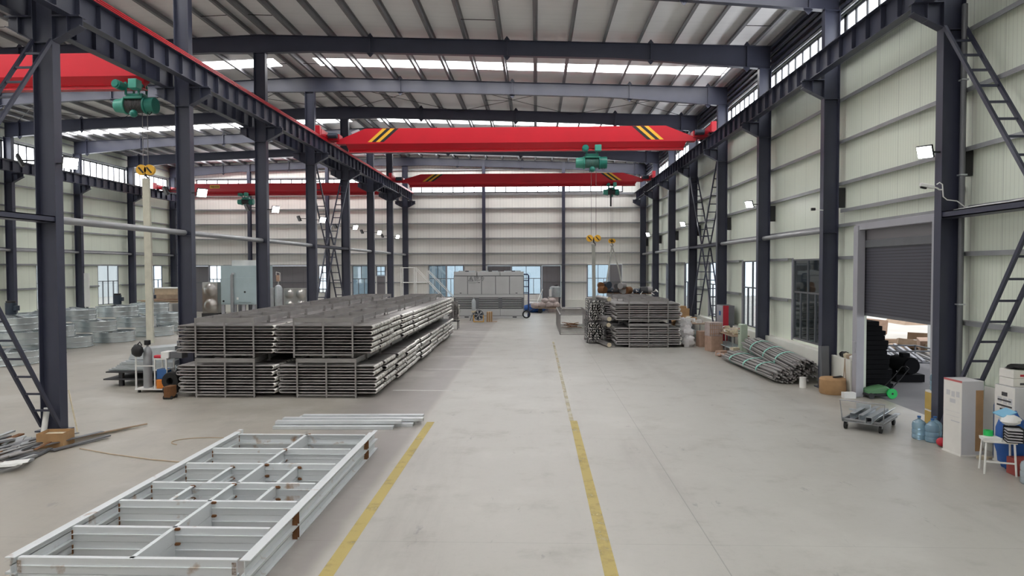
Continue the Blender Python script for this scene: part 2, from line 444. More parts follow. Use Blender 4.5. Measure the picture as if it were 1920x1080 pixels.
# ---- window wall (x = XWL)
holes=[];cl=[];wn=[]
for k in range(-4,7):
    y=yk(k);cl.append((y,y+6));holes.append((y,y+6,CZ0,CZ1))
    wn.append((y+2.55,y+5.0));holes.append((y+2.55,y+5.0,WZ0,WZ1))
wl=wall_with_holes('wall_left','x',XWL-.09,.09,YF,YB,0,roofz(XWL)+.05,holes,M_wall)
for u0,u1 in cl:clerestory('x',XWL-.06,u0,u1)
for u0,u1 in wn:
    if u0>10: window('x',XWL-.04,u0,u1,WZ0,WZ1,M_alu,M_glass)
for z in GZ:
    segs=[(YF,YB)]
    if WZ0<z<WZ1:
        segs=[];a=YF
        for u0,u1 in wn:segs.append((a,u0-.08));a=u1+.08
        segs.append((a,YB))
    for s in segs:
        g=MB();g.bx(XWL+.005,XWL+.16,s[0],s[1],z-.012,z+.012);g.bx(XWL+.155,XWL+.175,s[0],s[1],z-.085,z+.012);g.build('girt',M_girt,wl,smooth=False)
MB().bx(XWL+.002,XWL+.33,YF,YB,0,1.0).build('dado',M_plaster,wl,smooth=False,bevel=.01)
# ---- end wall (y = YB)
# openings: x0,x1,z0,z1,kind
op=[(-29.2,-27.9,0,3.9,'d'),(-27.9,-26.6,WZ0,WZ1,'w'),(-22.6,-19.3,0,3.9,'d'),(-18.45,-17.75,1.6,3.9,'w'),(-15.55,-14.05,0,3.9,'g'),(-13.5,-12.75,3.05,3.85,'t'),(-13.5,-12.75,0,3.05,'d'),
    (-9.05,-7.55,1.2,3.9,'g'),(-7.55,-6.1,1.2,3.9,'w'),(-4.1,-2.05,0,3.85,'d'),(-2.05,.42,1.45,3.85,'w'),(.5,2.1,0,3.85,'d'),(4.3,6.1,1.2,3.95,'w'),(6.1,7.2,0,3.95,'d')]
wz=[(-28.9,-11.6),(-10.5,7.25)]
holes=[(o[0],o[1],o[2],o[3]) for o in op]+[(a,b_,CZ0,CZ1) for a,b_ in wz]
wb=wall_with_holes('wall_back','y',YB,.09,XWL,XW,0,RZ+.05,holes,M_wallx)
for a,b_ in wz:clerestory('y',YB+.03,a,b_,.9)
dn=1
for x0,x1,z0,z1,t in op:
    if t in 'wt':window('y',YB+.03,x0,x1,z0,z1,M_alu,M_glass,4 if x1-x0>1 else 2,2.78 if t=='w' else 3.4)
    elif t=='g':window('y',YB+.03,x0,x1,z0,z1,M_alu,M_glassd,3)
    else:
        dn+=1
        o=struct(MB().bx(x0+.02,x1-.02,YB+.01,YB+.07,z0,z1-.02).build('door_%d'%dn,M_darkpanel,smooth=False))
        MB().bx(x0+.02,x1-.02,YB-.03,YB+.01,2.44,2.52).build('door_rail',M_alu,o,smooth=False)
for z in GZ+[10.0-.08]:
    segs=[(XWL,XW)]
    for x0,x1,z0,z1,t in op:
        if z0<z<z1+.05:
            ns=[]
            for s in segs:
                if s[0]<x0:ns.append((s[0],min(x0,s[1])))
                if s[1]>x1:ns.append((max(x1,s[0]),s[1]))
            segs=ns
    for s in segs:
        if s[1]-s[0]<.15:continue
        g=MB();g.bx(s[0],s[1],YB-.16,YB-.005,z-.012,z+.012);g.bx(s[0],s[1],YB-.175,YB-.155,z-.085,z+.012);g.build('girt',M_girt,wb,smooth=False)
dd=MB();segs=[(XWL,XW)]
for x0,x1,z0,z1,t in op:
    if z0<.5:
        ns=[]
        for s in segs:
            if s[0]<x0:ns.append((s[0],min(x0,s[1])))
            if s[1]>x1:ns.append((max(x1,s[0]),s[1]))
        segs=ns
for s in segs: dd.bx(s[0],s[1],YB-.2,YB-.002,0,1.0)
dd.build('dado',M_plaster,wb,smooth=False,bevel=.01)
wf=struct(MB().bx(XWL,XW,YF-.09,YF,0,RZ).build('wall_front',M_wallx,smooth=False))

# ---- roller door
dr=struct(MB().bx(XW-.05,XW-.01,DY0-.05,DY1+.3,2.36,4.2).build('door_1',M_shut,smooth=False))
MB().bx(XW-.09,XW+.4,DY0-.0,DY1+.3,4.2,4.42).build('shutter_box',M_alu,dr,smooth=False,bevel=.02)
MB().bx(XW-.06,XW-.0,DY0-.05,DY1+.3,2.30,2.37).build('bottom_rail',M_alu,dr,smooth=False)
MB().bx(XW-.045,XW-.005,DY0-.0,DY1+.3,4.42,4.8).build('lintel_shade_panel',M_darkpanel,dr,smooth=False)  # dark sheet standing in for the shaded recess above the shutter box
for y0,y1,z1 in ((DY1,DY1+.26,DZ+.1),(DY0-.22,DY0,DZ+.1)):
    p=MB();p.bx(XW-.30,XW-.09,y0,y1,0,z1);p.build('door_post',M_alul,dr,smooth=False,bevel=.008)
p=MB();p.bx(XW-.26,XW+.1,DY0-.2,DY1+.24,DZ-.02,DZ+.16);p.build('door_header',M_alul,dr,smooth=False,bevel=.008)
sb=MB().bx(XW-.325,XW-.295,DY1+.04,DY1+.21,1.25,1.55).build('switch_box',M_alul,None,bevel=.006);tag(sb,'small grey switch box on the roller door post','switch box')
struct(MB().bx(XW+.1,16.5,5.0,31.0,4.75,4.85).build('ceiling_canopy',M_darkpanel,smooth=False))
# dark wall added outside to keep the view through the first window dark
struct(MB().bx(10.3,10.4,23.6,28.5,-.02,4.3).build('wall_dark_backdrop',M_darkpanel,smooth=False))

# ---- roof
roof=MB();t=.07
strips=[-5.6,6.7,19,31.3,43.5,55.2]
ys=[YF-.1]
for s in strips: ys+= [s-.58,s+.58]
ys.append(YB+.1)
def slab(b,x0,x1,y0,y1):
    z0,z1=roofz(x0),roofz(x1)
    b.add([(x0,y0,z0),(x1,y0,z1),(x1,y1,z1),(x0,y1,z0),(x0,y0,z0+t),(x1,y0,z1+t),(x1,y1,z1+t),(x0,y1,z0+t)],[(0,3,2,1),(4,5,6,7),(0,1,5,4),(1,2,6,5),(2,3,7,6),(3,0,4,7)])
for i in range(0,len(ys),2):
    slab(roof,XWL,XM,ys[i],ys[i+1]);slab(roof,XM,XW,ys[i],ys[i+1])
ml,mr=XM-.9,XM+.9
for s in strips:
    slab(roof,ml,XM,s-.58,s+.58);slab(roof,XM,mr,s-.58,s+.58)
    slab(roof,XWL,-30.3,s-.58,s+.58);slab(roof,8.45,XW,s-.58,s+.58)
ce=struct(roof.build('ceiling',M_roof,smooth=False))
for s in strips:
    for a,b_ in ((-30.3,ml),(mr,8.45)):
        q=MB();slab(q,a,b_,s-.56,s+.56);q.build('skylight_panel',M_sky,ce,smooth=False)
PX=[9.15,8.5,7.5,6.48,5.4,4.05,2.7,1.37,0,-1.36,-2.73,-4.07,-5.43,-6.75,-8.1,-9.5,-10.6]
PX=PX+[2*XM-x for x in PX]
for x in PX:
    z=roofz(x);b=MB();s=1 if x>XM else -1
    b.bx(x-.008,x+.008,YF,YB,z-.22,z-.004);b.bx(x-.10*(s>0),x+.10*(s<0),YF,YB,z-.22,z-.20);b.bx(x-.075*(s<0),x+.075*(s>0),YF,YB,z-.02,z-.004)
    b.build('purlin',M_purlin,ce,smooth=False)
# sag rods between purlins and wind-brace rods in the braced bay
for k in (1,2,3,4,5,6):
    for f in (.34,.67):
        y=yk(k)+6*f
        for lo,hi in ((8.5,7.5),(-1.36,-2.73),(-9.5,-10.6)):
            for sg in (0,1):
                a,b_=(lo,hi) if not sg else (2*XM-lo,2*XM-hi)
                MB().cyl((a,y,roofz(a)-.15),(b_,y,roofz(b_)-.15),.014,n=5).build('sag_rod',M_black,ce)
for x0,x1 in ((8.6,2),(2,-4.4),(-4.4,-10.6),(-11.3,-17.5),(-17.5,-24),(-24,-30.4)):
    for a,b_ in ((yk(3),yk(4)),(yk(4),yk(3))):
        MB().cyl((x0,a,roofz(x0)-.35),(x1,b_,roofz(x1)-.35),.014,n=5).build('brace_rod',M_black,ce)

# ------------------------------------------------------------------ steel columns
def hsec(b,cx,cy,z0,z1,depth=CD,w=.25,tf=.018,tw=.012):
    b.bx(cx-depth/2,cx-depth/2+tf,cy-w/2,cy+w/2,z0,z1);b.bx(cx+depth/2-tf,cx+depth/2,cy-w/2,cy+w/2,z0,z1)
    b.bx(cx-depth/2+tf,cx+depth/2-tf,cy-tw/2,cy+tw/2,z0,z1)
def bracket(side,reach=.62):
    # welded crane bracket on the +x (side=1) or -x face; local origin at column centre
    b=MB();x0=side*CD/2;x1=side*(CD/2+reach)
    poly=[(x0,8.75),(x0,9.27),(x1,9.27),(x1,9.08)]
    b.prism(poly,'y',-.008,.008)
    b.bx(min(x0,x1),max(x0,x1),-.13,.13,9.27,9.3)
    b.prism([(x0,8.73),(x0,8.75),(x1,9.08),(x1,9.06)],'y',-.12,.12)
    b.bx(min(side*(CD/2+.33)-.01,side*(CD/2+.33)+.01),max(side*(CD/2+.33)-.01,side*(CD/2+.33)+.01),-.12,.12,8.9,9.27)
    return b
def column(name,label,x,y,top,sides,group):
    c=thing(name,label,'column',(x,y,0),0,group)
    b=MB();hsec(b,0,0,.03,top);b.build('shaft',M_steel,c,smooth=False)
    MB().bx(-.32,.32,-.2,.2,0,.03).build('base_plate',M_steel,c,smooth=False)
    for s in sides:bracket(s).build('crane_bracket',M_steel,c,smooth=False)
    for z in (4.7,8.7):
        pl=MB();pl.bx(-CD/2+.02,CD/2-.02,-.12,.12,z,z+.015);pl.build('stiffener_plate',M_steel,c,smooth=False)
    return c
for k in range(8):
    w='the end wall' if k==7 else None
    column('steel_column','%s dark steel column from the roller door, against the door wall'%ORD[k] if k else 'dark steel column beside the roller door carrying a round downpipe',XR,yk(k),roofz(XR)-1.05,[-1],'columns along the door wall')
    column('steel_column','%s free-standing dark steel column from the camera, middle row'%ORD[k] if k else 'nearest free-standing dark steel column, a carton and scrap at its foot',XM,yk(k),RZ-.95,[1,-1],'columns of the middle row')
    if k>=3: column('steel_column','dark steel column on the far window wall, %s from the end wall corner'%ORD[7-k],XL,yk(k),roofz(XL)-1.05,[1],'columns along the window wall')
# slim wind posts on the end wall
for i,x in enumerate((-24.2,-17.55,-4.35,2.3)):
    b=MB();b.bx(x-.13,x+.13,YB-.50,YB-.485,0,roofz(x)-.25);b.bx(x-.13,x+.13,YB-.2,YB-.185,0,roofz(x)-.25);b.bx(x-.006,x+.006,YB-.485,YB-.2,0,roofz(x)-.25)
    o=b.build('wind_post',M_steel,None,smooth=False);tag(o,'slim steel wind post on the end wall, %s from the door wall'%ORD[3-i],'column','wind posts on the end wall')

# ------------------------------------------------------------------ roof rafters
def rafter(k,side):
    y=yk(k)
    xa,xb=(XM,XR+.22) if side>0 else (XM,XL-.22)
    za,zb=roofz(xa)-.24,roofz(xb)-.24
    n=20;top=[];bot=[]
    for i in range(n+1):
        u=i/n;x=xa+(xb-xa)*u;z=za+(zb-za)*u
        dep=.62-.02*math.sin(u*PI)+(.26*max(0,(u-.72)/.28))+(.1*max(0,(.1-u)/.1))
        top.append((x,z));bot.append((x,z-dep))
    r=thing('roof_rafter','','rafter',(0,y,0),0,'roof rafters over the %s'%('main bay' if side>0 else 'window bay'))
    r['label']='dark tapered roof rafter over the %s, on the %s column line from the camera'%('main bay' if side>0 else 'window bay',ORD[k])
    b=MB()
    for i in range(n):
        b.prism([top[i],top[i+1],bot[i+1],bot[i]],'y',-.006,.006)
    b.build('web',M_steel,r,smooth=False)
    for pl,h in ((top,-.016),(bot,.016)):
        f=MB()
        for i in range(n):
            (x0,z0),(x1,z1)=pl[i],pl[i+1]
            f.prism([(x0,z0),(x1,z1),(x1,z1+h),(x0,z0+h)],'y',-.11,.11)
        f.build('flange',M_steel,r,smooth=False)
    for u in (.22,.49,.77,.955):
        i=int(u*n);x=xa+(xb-xa)*u;z=za+(zb-za)*u;dep=top[i][1]-bot[i][1]
        s=MB();s.prism([(-.11,z),(-.11,z-dep),(.11,z-dep),(.11,z)],'x',x-.02,x+.02);s.prism([(x-.15,z-.01),(x+.15,z-.01),(x+.02,z+.17),(x-.02,z+.17)],'y',-.01,.01);s.prism([(x-.15,z-dep+.01),(x-.02,z-dep-.15),(x+.02,z-dep-.15),(x+.15,z-dep+.01)],'y',-.01,.01)
        s.build('splice_plate',M_steel,r,smooth=False)
for k in range(1,8):
    rafter(k,1);rafter(k,-1)

# ------------------------------------------------------------------ crane runway beams
def runway(x,label,red=False):
    t=thing('crane_runway_beam',label,'crane beam',(x,0,0),0,'crane runway beams')
    z0,z1=9.30,9.90;y0,y1=YF,57.2
    b=MB();b.bx(-.14,.14,y0,y1,z1-.016,z1);b.bx(-.12,.12,y0,y1,z0,z0+.016);b.bx(-.006,.006,y0,y1,z0+.016,z1-.016)
    y=10.0
    while y<57:
        b.bx(-.11,.11,y-.005,y+.005,z0+.05,z1-.016);y+=.75
    b.build('beam',M_steel,t,smooth=False)
    MB().bx(-.03,.03,y0,y1,z1,z1+.09).build('rail',M_black,t,smooth=False)
    if red:
        r=MB();s=1 if x>XM else -1
        for dz in (.03,.075,.12): r.bx(s*.15-.014,s*.15+.014,y0,y1-.3,z1-.02+dz-.014,z1-.02+dz+.014)
        r.build('power_rail',M_red,t,smooth=False)
    return t
RX=[8.33,-10.40,-11.50,-30.23]
runway(RX[0],'long dark crane beam along the door wall on column brackets')
runway(RX[1],'long dark crane beam with red power rail on the middle columns, main bay side',True)
runway(RX[2],'long dark crane beam on the middle columns, window bay side')
runway(RX[3],'long dark crane beam along the far window wall')

# ------------------------------------------------------------------ ladder-type cross bracing and strut pipes
def laddered(b,p0,p1,w=.42,rail=.075,step=.46):
    p0=Vector(p0);p1=Vector(p1);d=p1-p0;L=d.length
    for s in (-w/2,w/2): b.bar(p0+Vector((s,0,0)),p1+Vector((s,0,0)),rail*.75,rail)
    n=int(L/step)
    for i in range(1,n):
        q=p0+d*(i/n);b.bx(q.x-w/2,q.x+w/2,q.y-.022,q.y+.022,q.z-.022,q.z+.022)
def brace(x,k,label):
    t=thing('ladder_brace',label,'brace',(x,0,0),0,'ladder braces between columns')
    ya,yb=yk(k)+.12,yk(k+1)-.12;ym=(ya+yb)/2
    for a,b_ in (((ya,8.75),(ym-.1,4.92)),((yb,8.75),(ym+.1,4.92)),((ym-.1,4.68),(ya,.12)),((ym+.1,4.68),(yb,.12))):
        m=MB();laddered(m,(0,a[0],a[1]),(0,b_[0],b_[1]));m.build('diagonal',M_steel,t,smooth=False)
    s=MB();s.bx(-.2,.2,ya-.1,yb+.1,4.83,4.85);s.bx(-.2,.2,ya-.1,yb+.1,4.71,4.73);s.bx(-.2,-.19,ya-.1,yb+.1,4.71,4.85);s.bx(.19,.2,ya-.1,yb+.1,4.71,4.85)
    s.build('strut',M_steel,t,smooth=False)
brace(XR,-1,'ladder-shaped diagonal brace from the roller door column over the white cartons')
brace(XR,3,'ladder-shaped cross brace on the door wall behind the red cabinet')
brace(XM,-1,'ladder-shaped diagonal brace at the nearest middle column')
brace(XM,3,'ladder-shaped cross brace between middle columns above the coil racks')
for k in range(7):
    if k==3: continue
    for x,nm in ((XM,'middle column row'),(XR,'door wall columns')):
        if x==XR and k==0: continue
        o=MB().cyl((x,yk(k)+.1,4.79),(x,yk(k+1)-.1,4.79),.085,n=12).build('strut_pipe',M_girt);tag(o,'round grey strut pipe tying the %s, %s bay from the camera'%(nm,ORD[k]),'pipe','strut pipes')
for k in range(3,7):
    o=MB().cyl((XL,yk(k)+.1,4.79),(XL,yk(k+1)-.1,4.79),.075,n=12).build('strut_pipe',M_girt);tag(o,'round strut pipe on the far window wall, %s bay from the end wall'%ORD[6-k],'pipe','strut pipes')
# downpipe, junction boxes, floodlights, camera
p=MB().cyl((XR+.17,yk(0)-.17,0),(XR+.17,yk(0)-.17,9.2),.058,n=14);o=p.build('downpipe',M_alu);tag(o,'round dark downpipe running up the roller door column','pipe')
for z in (2.85,5.6,7.6): MB().bx(XR+.1,XR+.24,yk(0)-.24,yk(0)-.1,z,z+.03).build('pipe_clip',M_galv,o,smooth=False)
for k in range(8):
    z=5.75 if k==0 else 5.6
    b=MB().bx(-.09,.09,-.05,.05,-.3,.3).build('junction_box',M_black,None,bevel=.008,loc=(XR+.33,yk(k)-.08,z+.15))
    tag(b,'dark junction box on the %s door wall column from the roller door'%ORD[k],'box','junction boxes on the door wall columns')
def flood(x,y,z,side,lit,label,group):
    t=thing('floodlight',label,'floodlight',(x,y,z),0,group)
    nx=Vector((side*.70,-.58,-.42)).normalized();zz=Vector((0,0,1));ty=zz.cross(nx).normalized();tz=nx.cross(ty)
    if side<0: nx=-nx;ty=-ty
    M2=Matrix((nx,ty,tz)).transposed().to_4x4()
    def sub(b): b.v=[tuple(M2@Vector(v)+Vector((side*.34,-.06,0))) for v in b.v];return b
    sub(MB().bx(-.03,.03,-.16,.16,-.14,.14)).build('housing',M_black,t,bevel=.012)
    f=side*.03
    sub(MB().bx(min(f,f+side*.008),max(f,f+side*.008),-.14,.14,-.12,.12)).build('lens',M_lamp if lit else M_alu,t,smooth=False)
    MB().bar((0,0,0),(side*.34,-.06,0),.04,.03).build('arm',M_black,t,smooth=False)
for k in range(7):
    flood(XM+CD/2,yk(k)-.05,6.03,1,True,'lit floodlight on the %s middle column from the camera'%ORD[k],'lit floodlights of the middle row')
    flood(XM-CD/2,yk(k)-.05,6.1,-1,False,'dark floodlight turned to the window bay, %s middle column from the camera'%ORD[k],'dark floodlights of the middle row')
for k in (0,2,4,6):
    flood(XR-CD/2,yk(k)-.05,6.12,-1,True,'lit floodlight on the %s door wall column from the roller door'%ORD[k],'lit floodlights of the door wall')
t=thing('security_camera','white security camera on the roller door column','camera',(XR-CD/2,yk(0)-.13,5.36))
M=Matrix.Translation((-.28,0,.03))@Matrix.Rotation(math.radians(12),4,'Y')
MB().bx(-.17,.12,-.045,.045,-.04,.035,M).build('body',M_white,t,bevel=.012)
MB().bx(-.15,-.03,-.03,.03,-.075,-.035,M).build('lens_hood',M_black,t,bevel=.008)
MB().tube([(0,-.02,-.05),(-.06,-.02,-.05),(-.1,-.02,-.02),(-.16,-.02,0)],.016,6).build('arm',M_white,t)
MB().tube([(-.12,-.03,.06),(-.06,-.03,.1),(.0,-.03,.06),(.02,-.03,-.2),(.1,-.03,-.27),(.28,-.08,-.3),(.42,-.1,-.42),(.6,-.1,-.42)],.012,6).build('cable',M_cable,t)
t=thing('security_camera','small dark security camera on the second door wall column','camera',(XR-CD/2,yk(1)-.13,5.40))
MB().bx(-.36,-.24,-.04,.04,-.03,.05).build('body',M_black,t,bevel=.008);MB().tube([(-.26,0,0),(0,0,-.02)],.012,6).build('arm',M_white,t)
o=MB().tube([(8.9,14.9,4.87),(8.95,14.0,4.9),(8.88,13.2,4.88),(8.93,12.4,4.92),(8.87,11.5,4.89),(8.9,9.3,4.9)],.018,6).build('cable',M_cable);tag(o,'white cable lying along the brace strut by the roller door column','cable')
# ------------------------------------------------------------------ overhead cranes and hoists
def crane(x0,x1,y,zt,zb,label,group,ends=True,stripes=True):
    """single-girder crane between rails x0<x1"""
    t=thing('overhead_crane',label,'crane',(0,y,0),0,group)
    zr=9.99;g=.42                                   # rail top, girder half width
    n0,n1=x0+.95,x1-.95
    b=MB()
    zl=zb+(zt-zb)*.40                                # lower edge of the box; below is the tapering web
    prof=[(x0+.55,zl+.1),(x0+.9,zl+.24),(x0+2.0,zt),(x1-2.0,zt),(x1-.9,zl+.24),(x1-.55,zl+.1),(x1-.55,zl-.06),(x0+.55,zl-.06)]
    b.prism(prof,'y',-.24,.24);b.build('girder',M_red,t,smooth=False)
    w=MB();a=.07
    # web haunch under the box: trapezoid section
    vs=[(x0+1.0,-.24,zl-.06),(x1-1.0,-.24,zl-.06),(x1-1.0,.24,zl-.06),(x0+1.0,.24,zl-.06),(x0+1.1,-a,zb+.13),(x1-1.1,-a,zb+.13),(x1-1.1,a,zb+.13),(x0+1.1,a,zb+.13)]
    w.add(vs,[(0,1,2,3),(7,6,5,4),(0,4,5,1),(1,5,6,2),(2,6,7,3),(3,7,4,0)]);w.build('haunch',M_red,t,smooth=False)
    MB().bx(x0+1.1,x1-1.1,-.15,.15,zb,zb+.03).bx(x0+1.1,x1-1.1,-.02,.02,zb+.03,zb+.14).build('lower_flange',M_red,t,smooth=False)
    for s,xe in ((1,x0),(-1,x1)):
        e=MB();e.bx(xe-.13,xe+.13,-1.25,1.25,zr+.08,zr+.38);e.bx(min(xe,xe+s*.7),max(xe,xe+s*.7),-.3,.3,zr+.0,zr+.3)
        ec=e.build('end_carriage',M_red,t,smooth=False)
        for yy in (-.95,.95): MB().cyl((xe-.09,yy,zr+.13),(xe+.09,yy,zr+.13),.14,n=16).build('wheel',M_black,ec)
        MB().bx(xe-.11,xe+.11,-1.5,-1.25,zr+.02,zr+.5).build('buffer_box',M_red,t,smooth=False)
        MB().cyl((xe+s*.2,-.45,zr+.2),(xe+s*.65,-.45,zr+.2),.13,n=12).build('travel_motor',M_motor,t)
    if stripes:
        for s,xe in ((1,x0+2.3),(-1,x1-2.3)):
            for i,m in enumerate((M_yellow,M_black,M_yellow,M_black)):
                xx=xe+s*i*.2*1
                zlo,zhi=zl+.02,zt-.01;sl=-.75*s
                q=MB();vs=[(xx+s*.0+ -0,-.243,zhi),(xx+.2*s,-.243,zhi),(xx+.2*s+sl,-.243,zlo),(xx+sl,-.243,zlo)]
                vs=[(v[0]+.55*s,v[1],v[2]) for v in vs]
                q.add(vs+[(v[0],-.2405,v[2]) for v in vs],[(0,1,2,3),(7,6,5,4),(0,4,5,1),(1,5,6,2),(2,6,7,3),(3,7,4,0)])
                q.build('hazard_stripe',m,t,smooth=False)
    return t
c1=crane(RX[1],RX[0],33.9,10.57,9.42,'nearest red overhead crane girder with hazard stripes, crossing the main bay','red overhead cranes')
c2=crane(RX[1],RX[0],50.2,10.55,9.62,'far red overhead crane girder near the end wall, crossing the main bay','red overhead cranes')
c3=crane(RX[3],RX[2],21.8,10.57,9.45,'near red overhead crane girder in the window bay, partly behind the nearest column','red overhead cranes',stripes=False)
c4=crane(RX[3],RX[2],54.8,10.55,9.58,'far red overhead crane girder in the window bay with a yellow name plate','red overhead cranes',stripes=False)
MB().bx(-26.35,-25.55,-.262,-.241,10.16,10.42).build('name_plate',M_yellow,c4,smooth=False)
b=MB()
for i in range(6): b.bx(-26.28+i*.115,-26.20+i*.115,-.265,-.261,10.22,10.36)
b.build('name_plate_marks',M_rust,c4,smooth=False)
o=MB().bx(-.2,.2,-.12,.12,-.08,.08,Matrix.Rotation(-.35,4,'Y')).build('control_box',M_alul,c1,bevel=.01,loc=(-8.95,0,10.42))

def hoist(x,y,zb,label,sc_=1.,flip=1):
    """wire-rope hoist hung from the lower flange at height zb; drum axis along x"""
    t=thing('electric_hoist',label,'hoist',(x,y,zb),0,'green electric hoists')
    z=-.62*sc_
    D=MB().cyl((-.36*sc_,0,z),(.36*sc_,0,z),.27*sc_,n=24).build('rope_drum',M_black if flip<0 else M_green,t)
    gr=MB()
    for i in range(12):gr.tube([(-.33*sc_+i*.06*sc_,.275*sc_*math.cos(a),z+.275*sc_*math.sin(a)) for a in [2*PI*j/16 for j in range(16)]],.012*sc_,4,closed=True)
    gr.build('drum_rope',M_rope,t)
    MB().bx(-.38*sc_,.38*sc_,-.28*sc_,.28*sc_,z+.22*sc_,z+.30*sc_).build('drum_cover',M_green2,t,bevel=.015)
    MB().cyl((.36*sc_,0,z),(.44*sc_,0,z),.34*sc_,n=24).cyl((.44*sc_,0,z),(.78*sc_,0,z),.31*sc_,n=24).build('gear_case',M_green,t,bevel=.012)
    MB().cyl((-.44*sc_,0,z),(-.36*sc_,0,z),.34*sc_,n=24).cyl((-.82*sc_,0,z),(-.44*sc_,0,z),.25*sc_,.30*sc_,n=24).build('lift_motor',M_green2,t,bevel=.012)
    MB().bx(-.34*sc_,.34*sc_,-.16*sc_,.16*sc_,z+.29*sc_,z+.45*sc_).build('suspension_frame',M_green,t,bevel=.015)
    for s in (-1,1):
        c=MB();c.bx(s*.26*sc_-.03,s*.26*sc_+.03,-.24,-.2,z+.36*sc_,.2);c.bx(s*.26*sc_-.03,s*.26*sc_+.03,.2,.24,z+.36*sc_,.2)
        for yy in (-1,1): c.cyl((s*.26*sc_,yy*.17,.1),(s*.26*sc_,yy*.08,.1),.08,n=14)
        c.build('trolley_wheel_plate',M_green,t,smooth=False)
    MB().cyl((-.36*sc_,-.28,.04),(-.36*sc_,-.62,.04),.17*sc_,n=18).cyl((-.36*sc_,-.62,.04),(-.36*sc_,-.66,.04),.12*sc_,n=18).build('trolley_motor',M_green,t)
    MB().bx(.12*sc_,.45*sc_,-.62,-.3,-.1,.2).build('control_box',M_green2,t,bevel=.02)
    MB().ball((.02*sc_,-.2,z-.36*sc_),.15*sc_,12,8).build('rope_guide',M_green,t)
    MB().tube([(.5*sc_,-.1,z-.2*sc_),(.52*sc_,-.1,z-.33*sc_),(.58*sc_,-.1,z-.38*sc_),(.66*sc_,-.1,z-.33*sc_),(.68*sc_,-.1,z-.2*sc_)],.015,5).build('cable_loop',M_black,t)
    return t
def hook_block(t,x,zb,z,yel=True,w=.2):
    """ropes and hook as parts of hoist t (local coords), hook centre at world z"""
    h=z-zb
    for dx,dy in ((-w*.6,0),(w*.6,0)): MB().cyl((x+dx,dy,-.75),(x+dx,dy,h+.2),.011,n=6).build('wire_rope',M_rope,t)
    b=MB()
    for s in (-1,1):
        b.cyl((x+s*w*.95,0-.05,h+.12),(x+s*w*.95,.05,h+.12),.17,n=18);
    blk=b.build('hook_block',M_yellow,t)
    m=MB().cyl((x-w*1.0,0,h+.12),(x+w*1.0,0,h+.12),.035,n=8)
    for s in (-1,1):
        for q in (-.055,.055): m.bar((x+s*w*.95-.08,q,h+.2),(x+s*w*.95+.08,q,h+.02),.012,.05)
    m.build('block_pin',M_black,blk)
    hp=[(x+.09*math.sin(a)*1.0,0,h-.2+.1*math.cos(a)) for a in [math.radians(d) for d in range(0,290,24)]]
    MB().tube([(x,0,h+.1),(x,0,h-.08)]+hp[1:],[.03,.03]+[.028-.0012*i for i in range(len(hp)-1)],8).build('hook',M_black,blk)
h1=hoist(2.75,33.9,9.42,'green electric hoist under the nearest main bay crane',.95);hook_block(h1,.1,9.42,5.0)
h2=hoist(5.5,50.2,9.62,'small green electric hoist under the far main bay crane',.72,-1);hook_block(h2,.05,9.62,5.5,w=.1)
MB().bx(-.12,-.0,-.3,-.2,-1.5,-.2).build('pendant_cable_box',M_black,h2)
h3=hoist(-12.9,21.8,9.45,'green electric hoist with black rope drum beside the middle crane beam',.82,-1);hook_block(h3,.27,9.45,6.75,w=.14)
h4=hoist(-23.5,54.8,9.58,'dark green electric hoist under the far window bay crane',.8,-1)
for dx in (-.1,.1): MB().cyl((dx,0,-.7),(dx,0,-5.0),.01,n=5).build('wire_rope',M_rope,h4)
# slings
def sling(pts,w,m,label,name='lifting_sling',t=.02):
    b=MB()
    for a,c in zip(pts,pts[1:]): b.bar(a,c,w,t,up=(0,1,0))
    o=b.build(name,m,smooth=False);tag(o,label,'sling','webbing slings on crane hooks')
sling([(-12.63,21.8,6.6),(-12.60,21.8,4.6),(-12.58,21.8,1.25)],.22,M_sling,'wide white webbing sling hanging from the yellow hook in the window bay',t=.09)
sling([(2.84,33.9,4.82),(2.87,33.9,2.6),(2.88,33.9,.25)],.17,M_slingg,'grey webbing sling hanging straight to the floor by the tube stack',t=.06)
sling([(5.55,50.15,5.28),(5.15,48.6,3.6),(4.72,46.8,1.95)],.10,M_slingg,'slanting leg of the double sling, nearer to the camera',t=.05)
sling([(5.55,50.2,5.28),(5.9,49.2,3.7),(6.15,48.2,1.95)],.10,M_slingg,'slanting leg of the double sling, nearer to the door wall',t=.05)

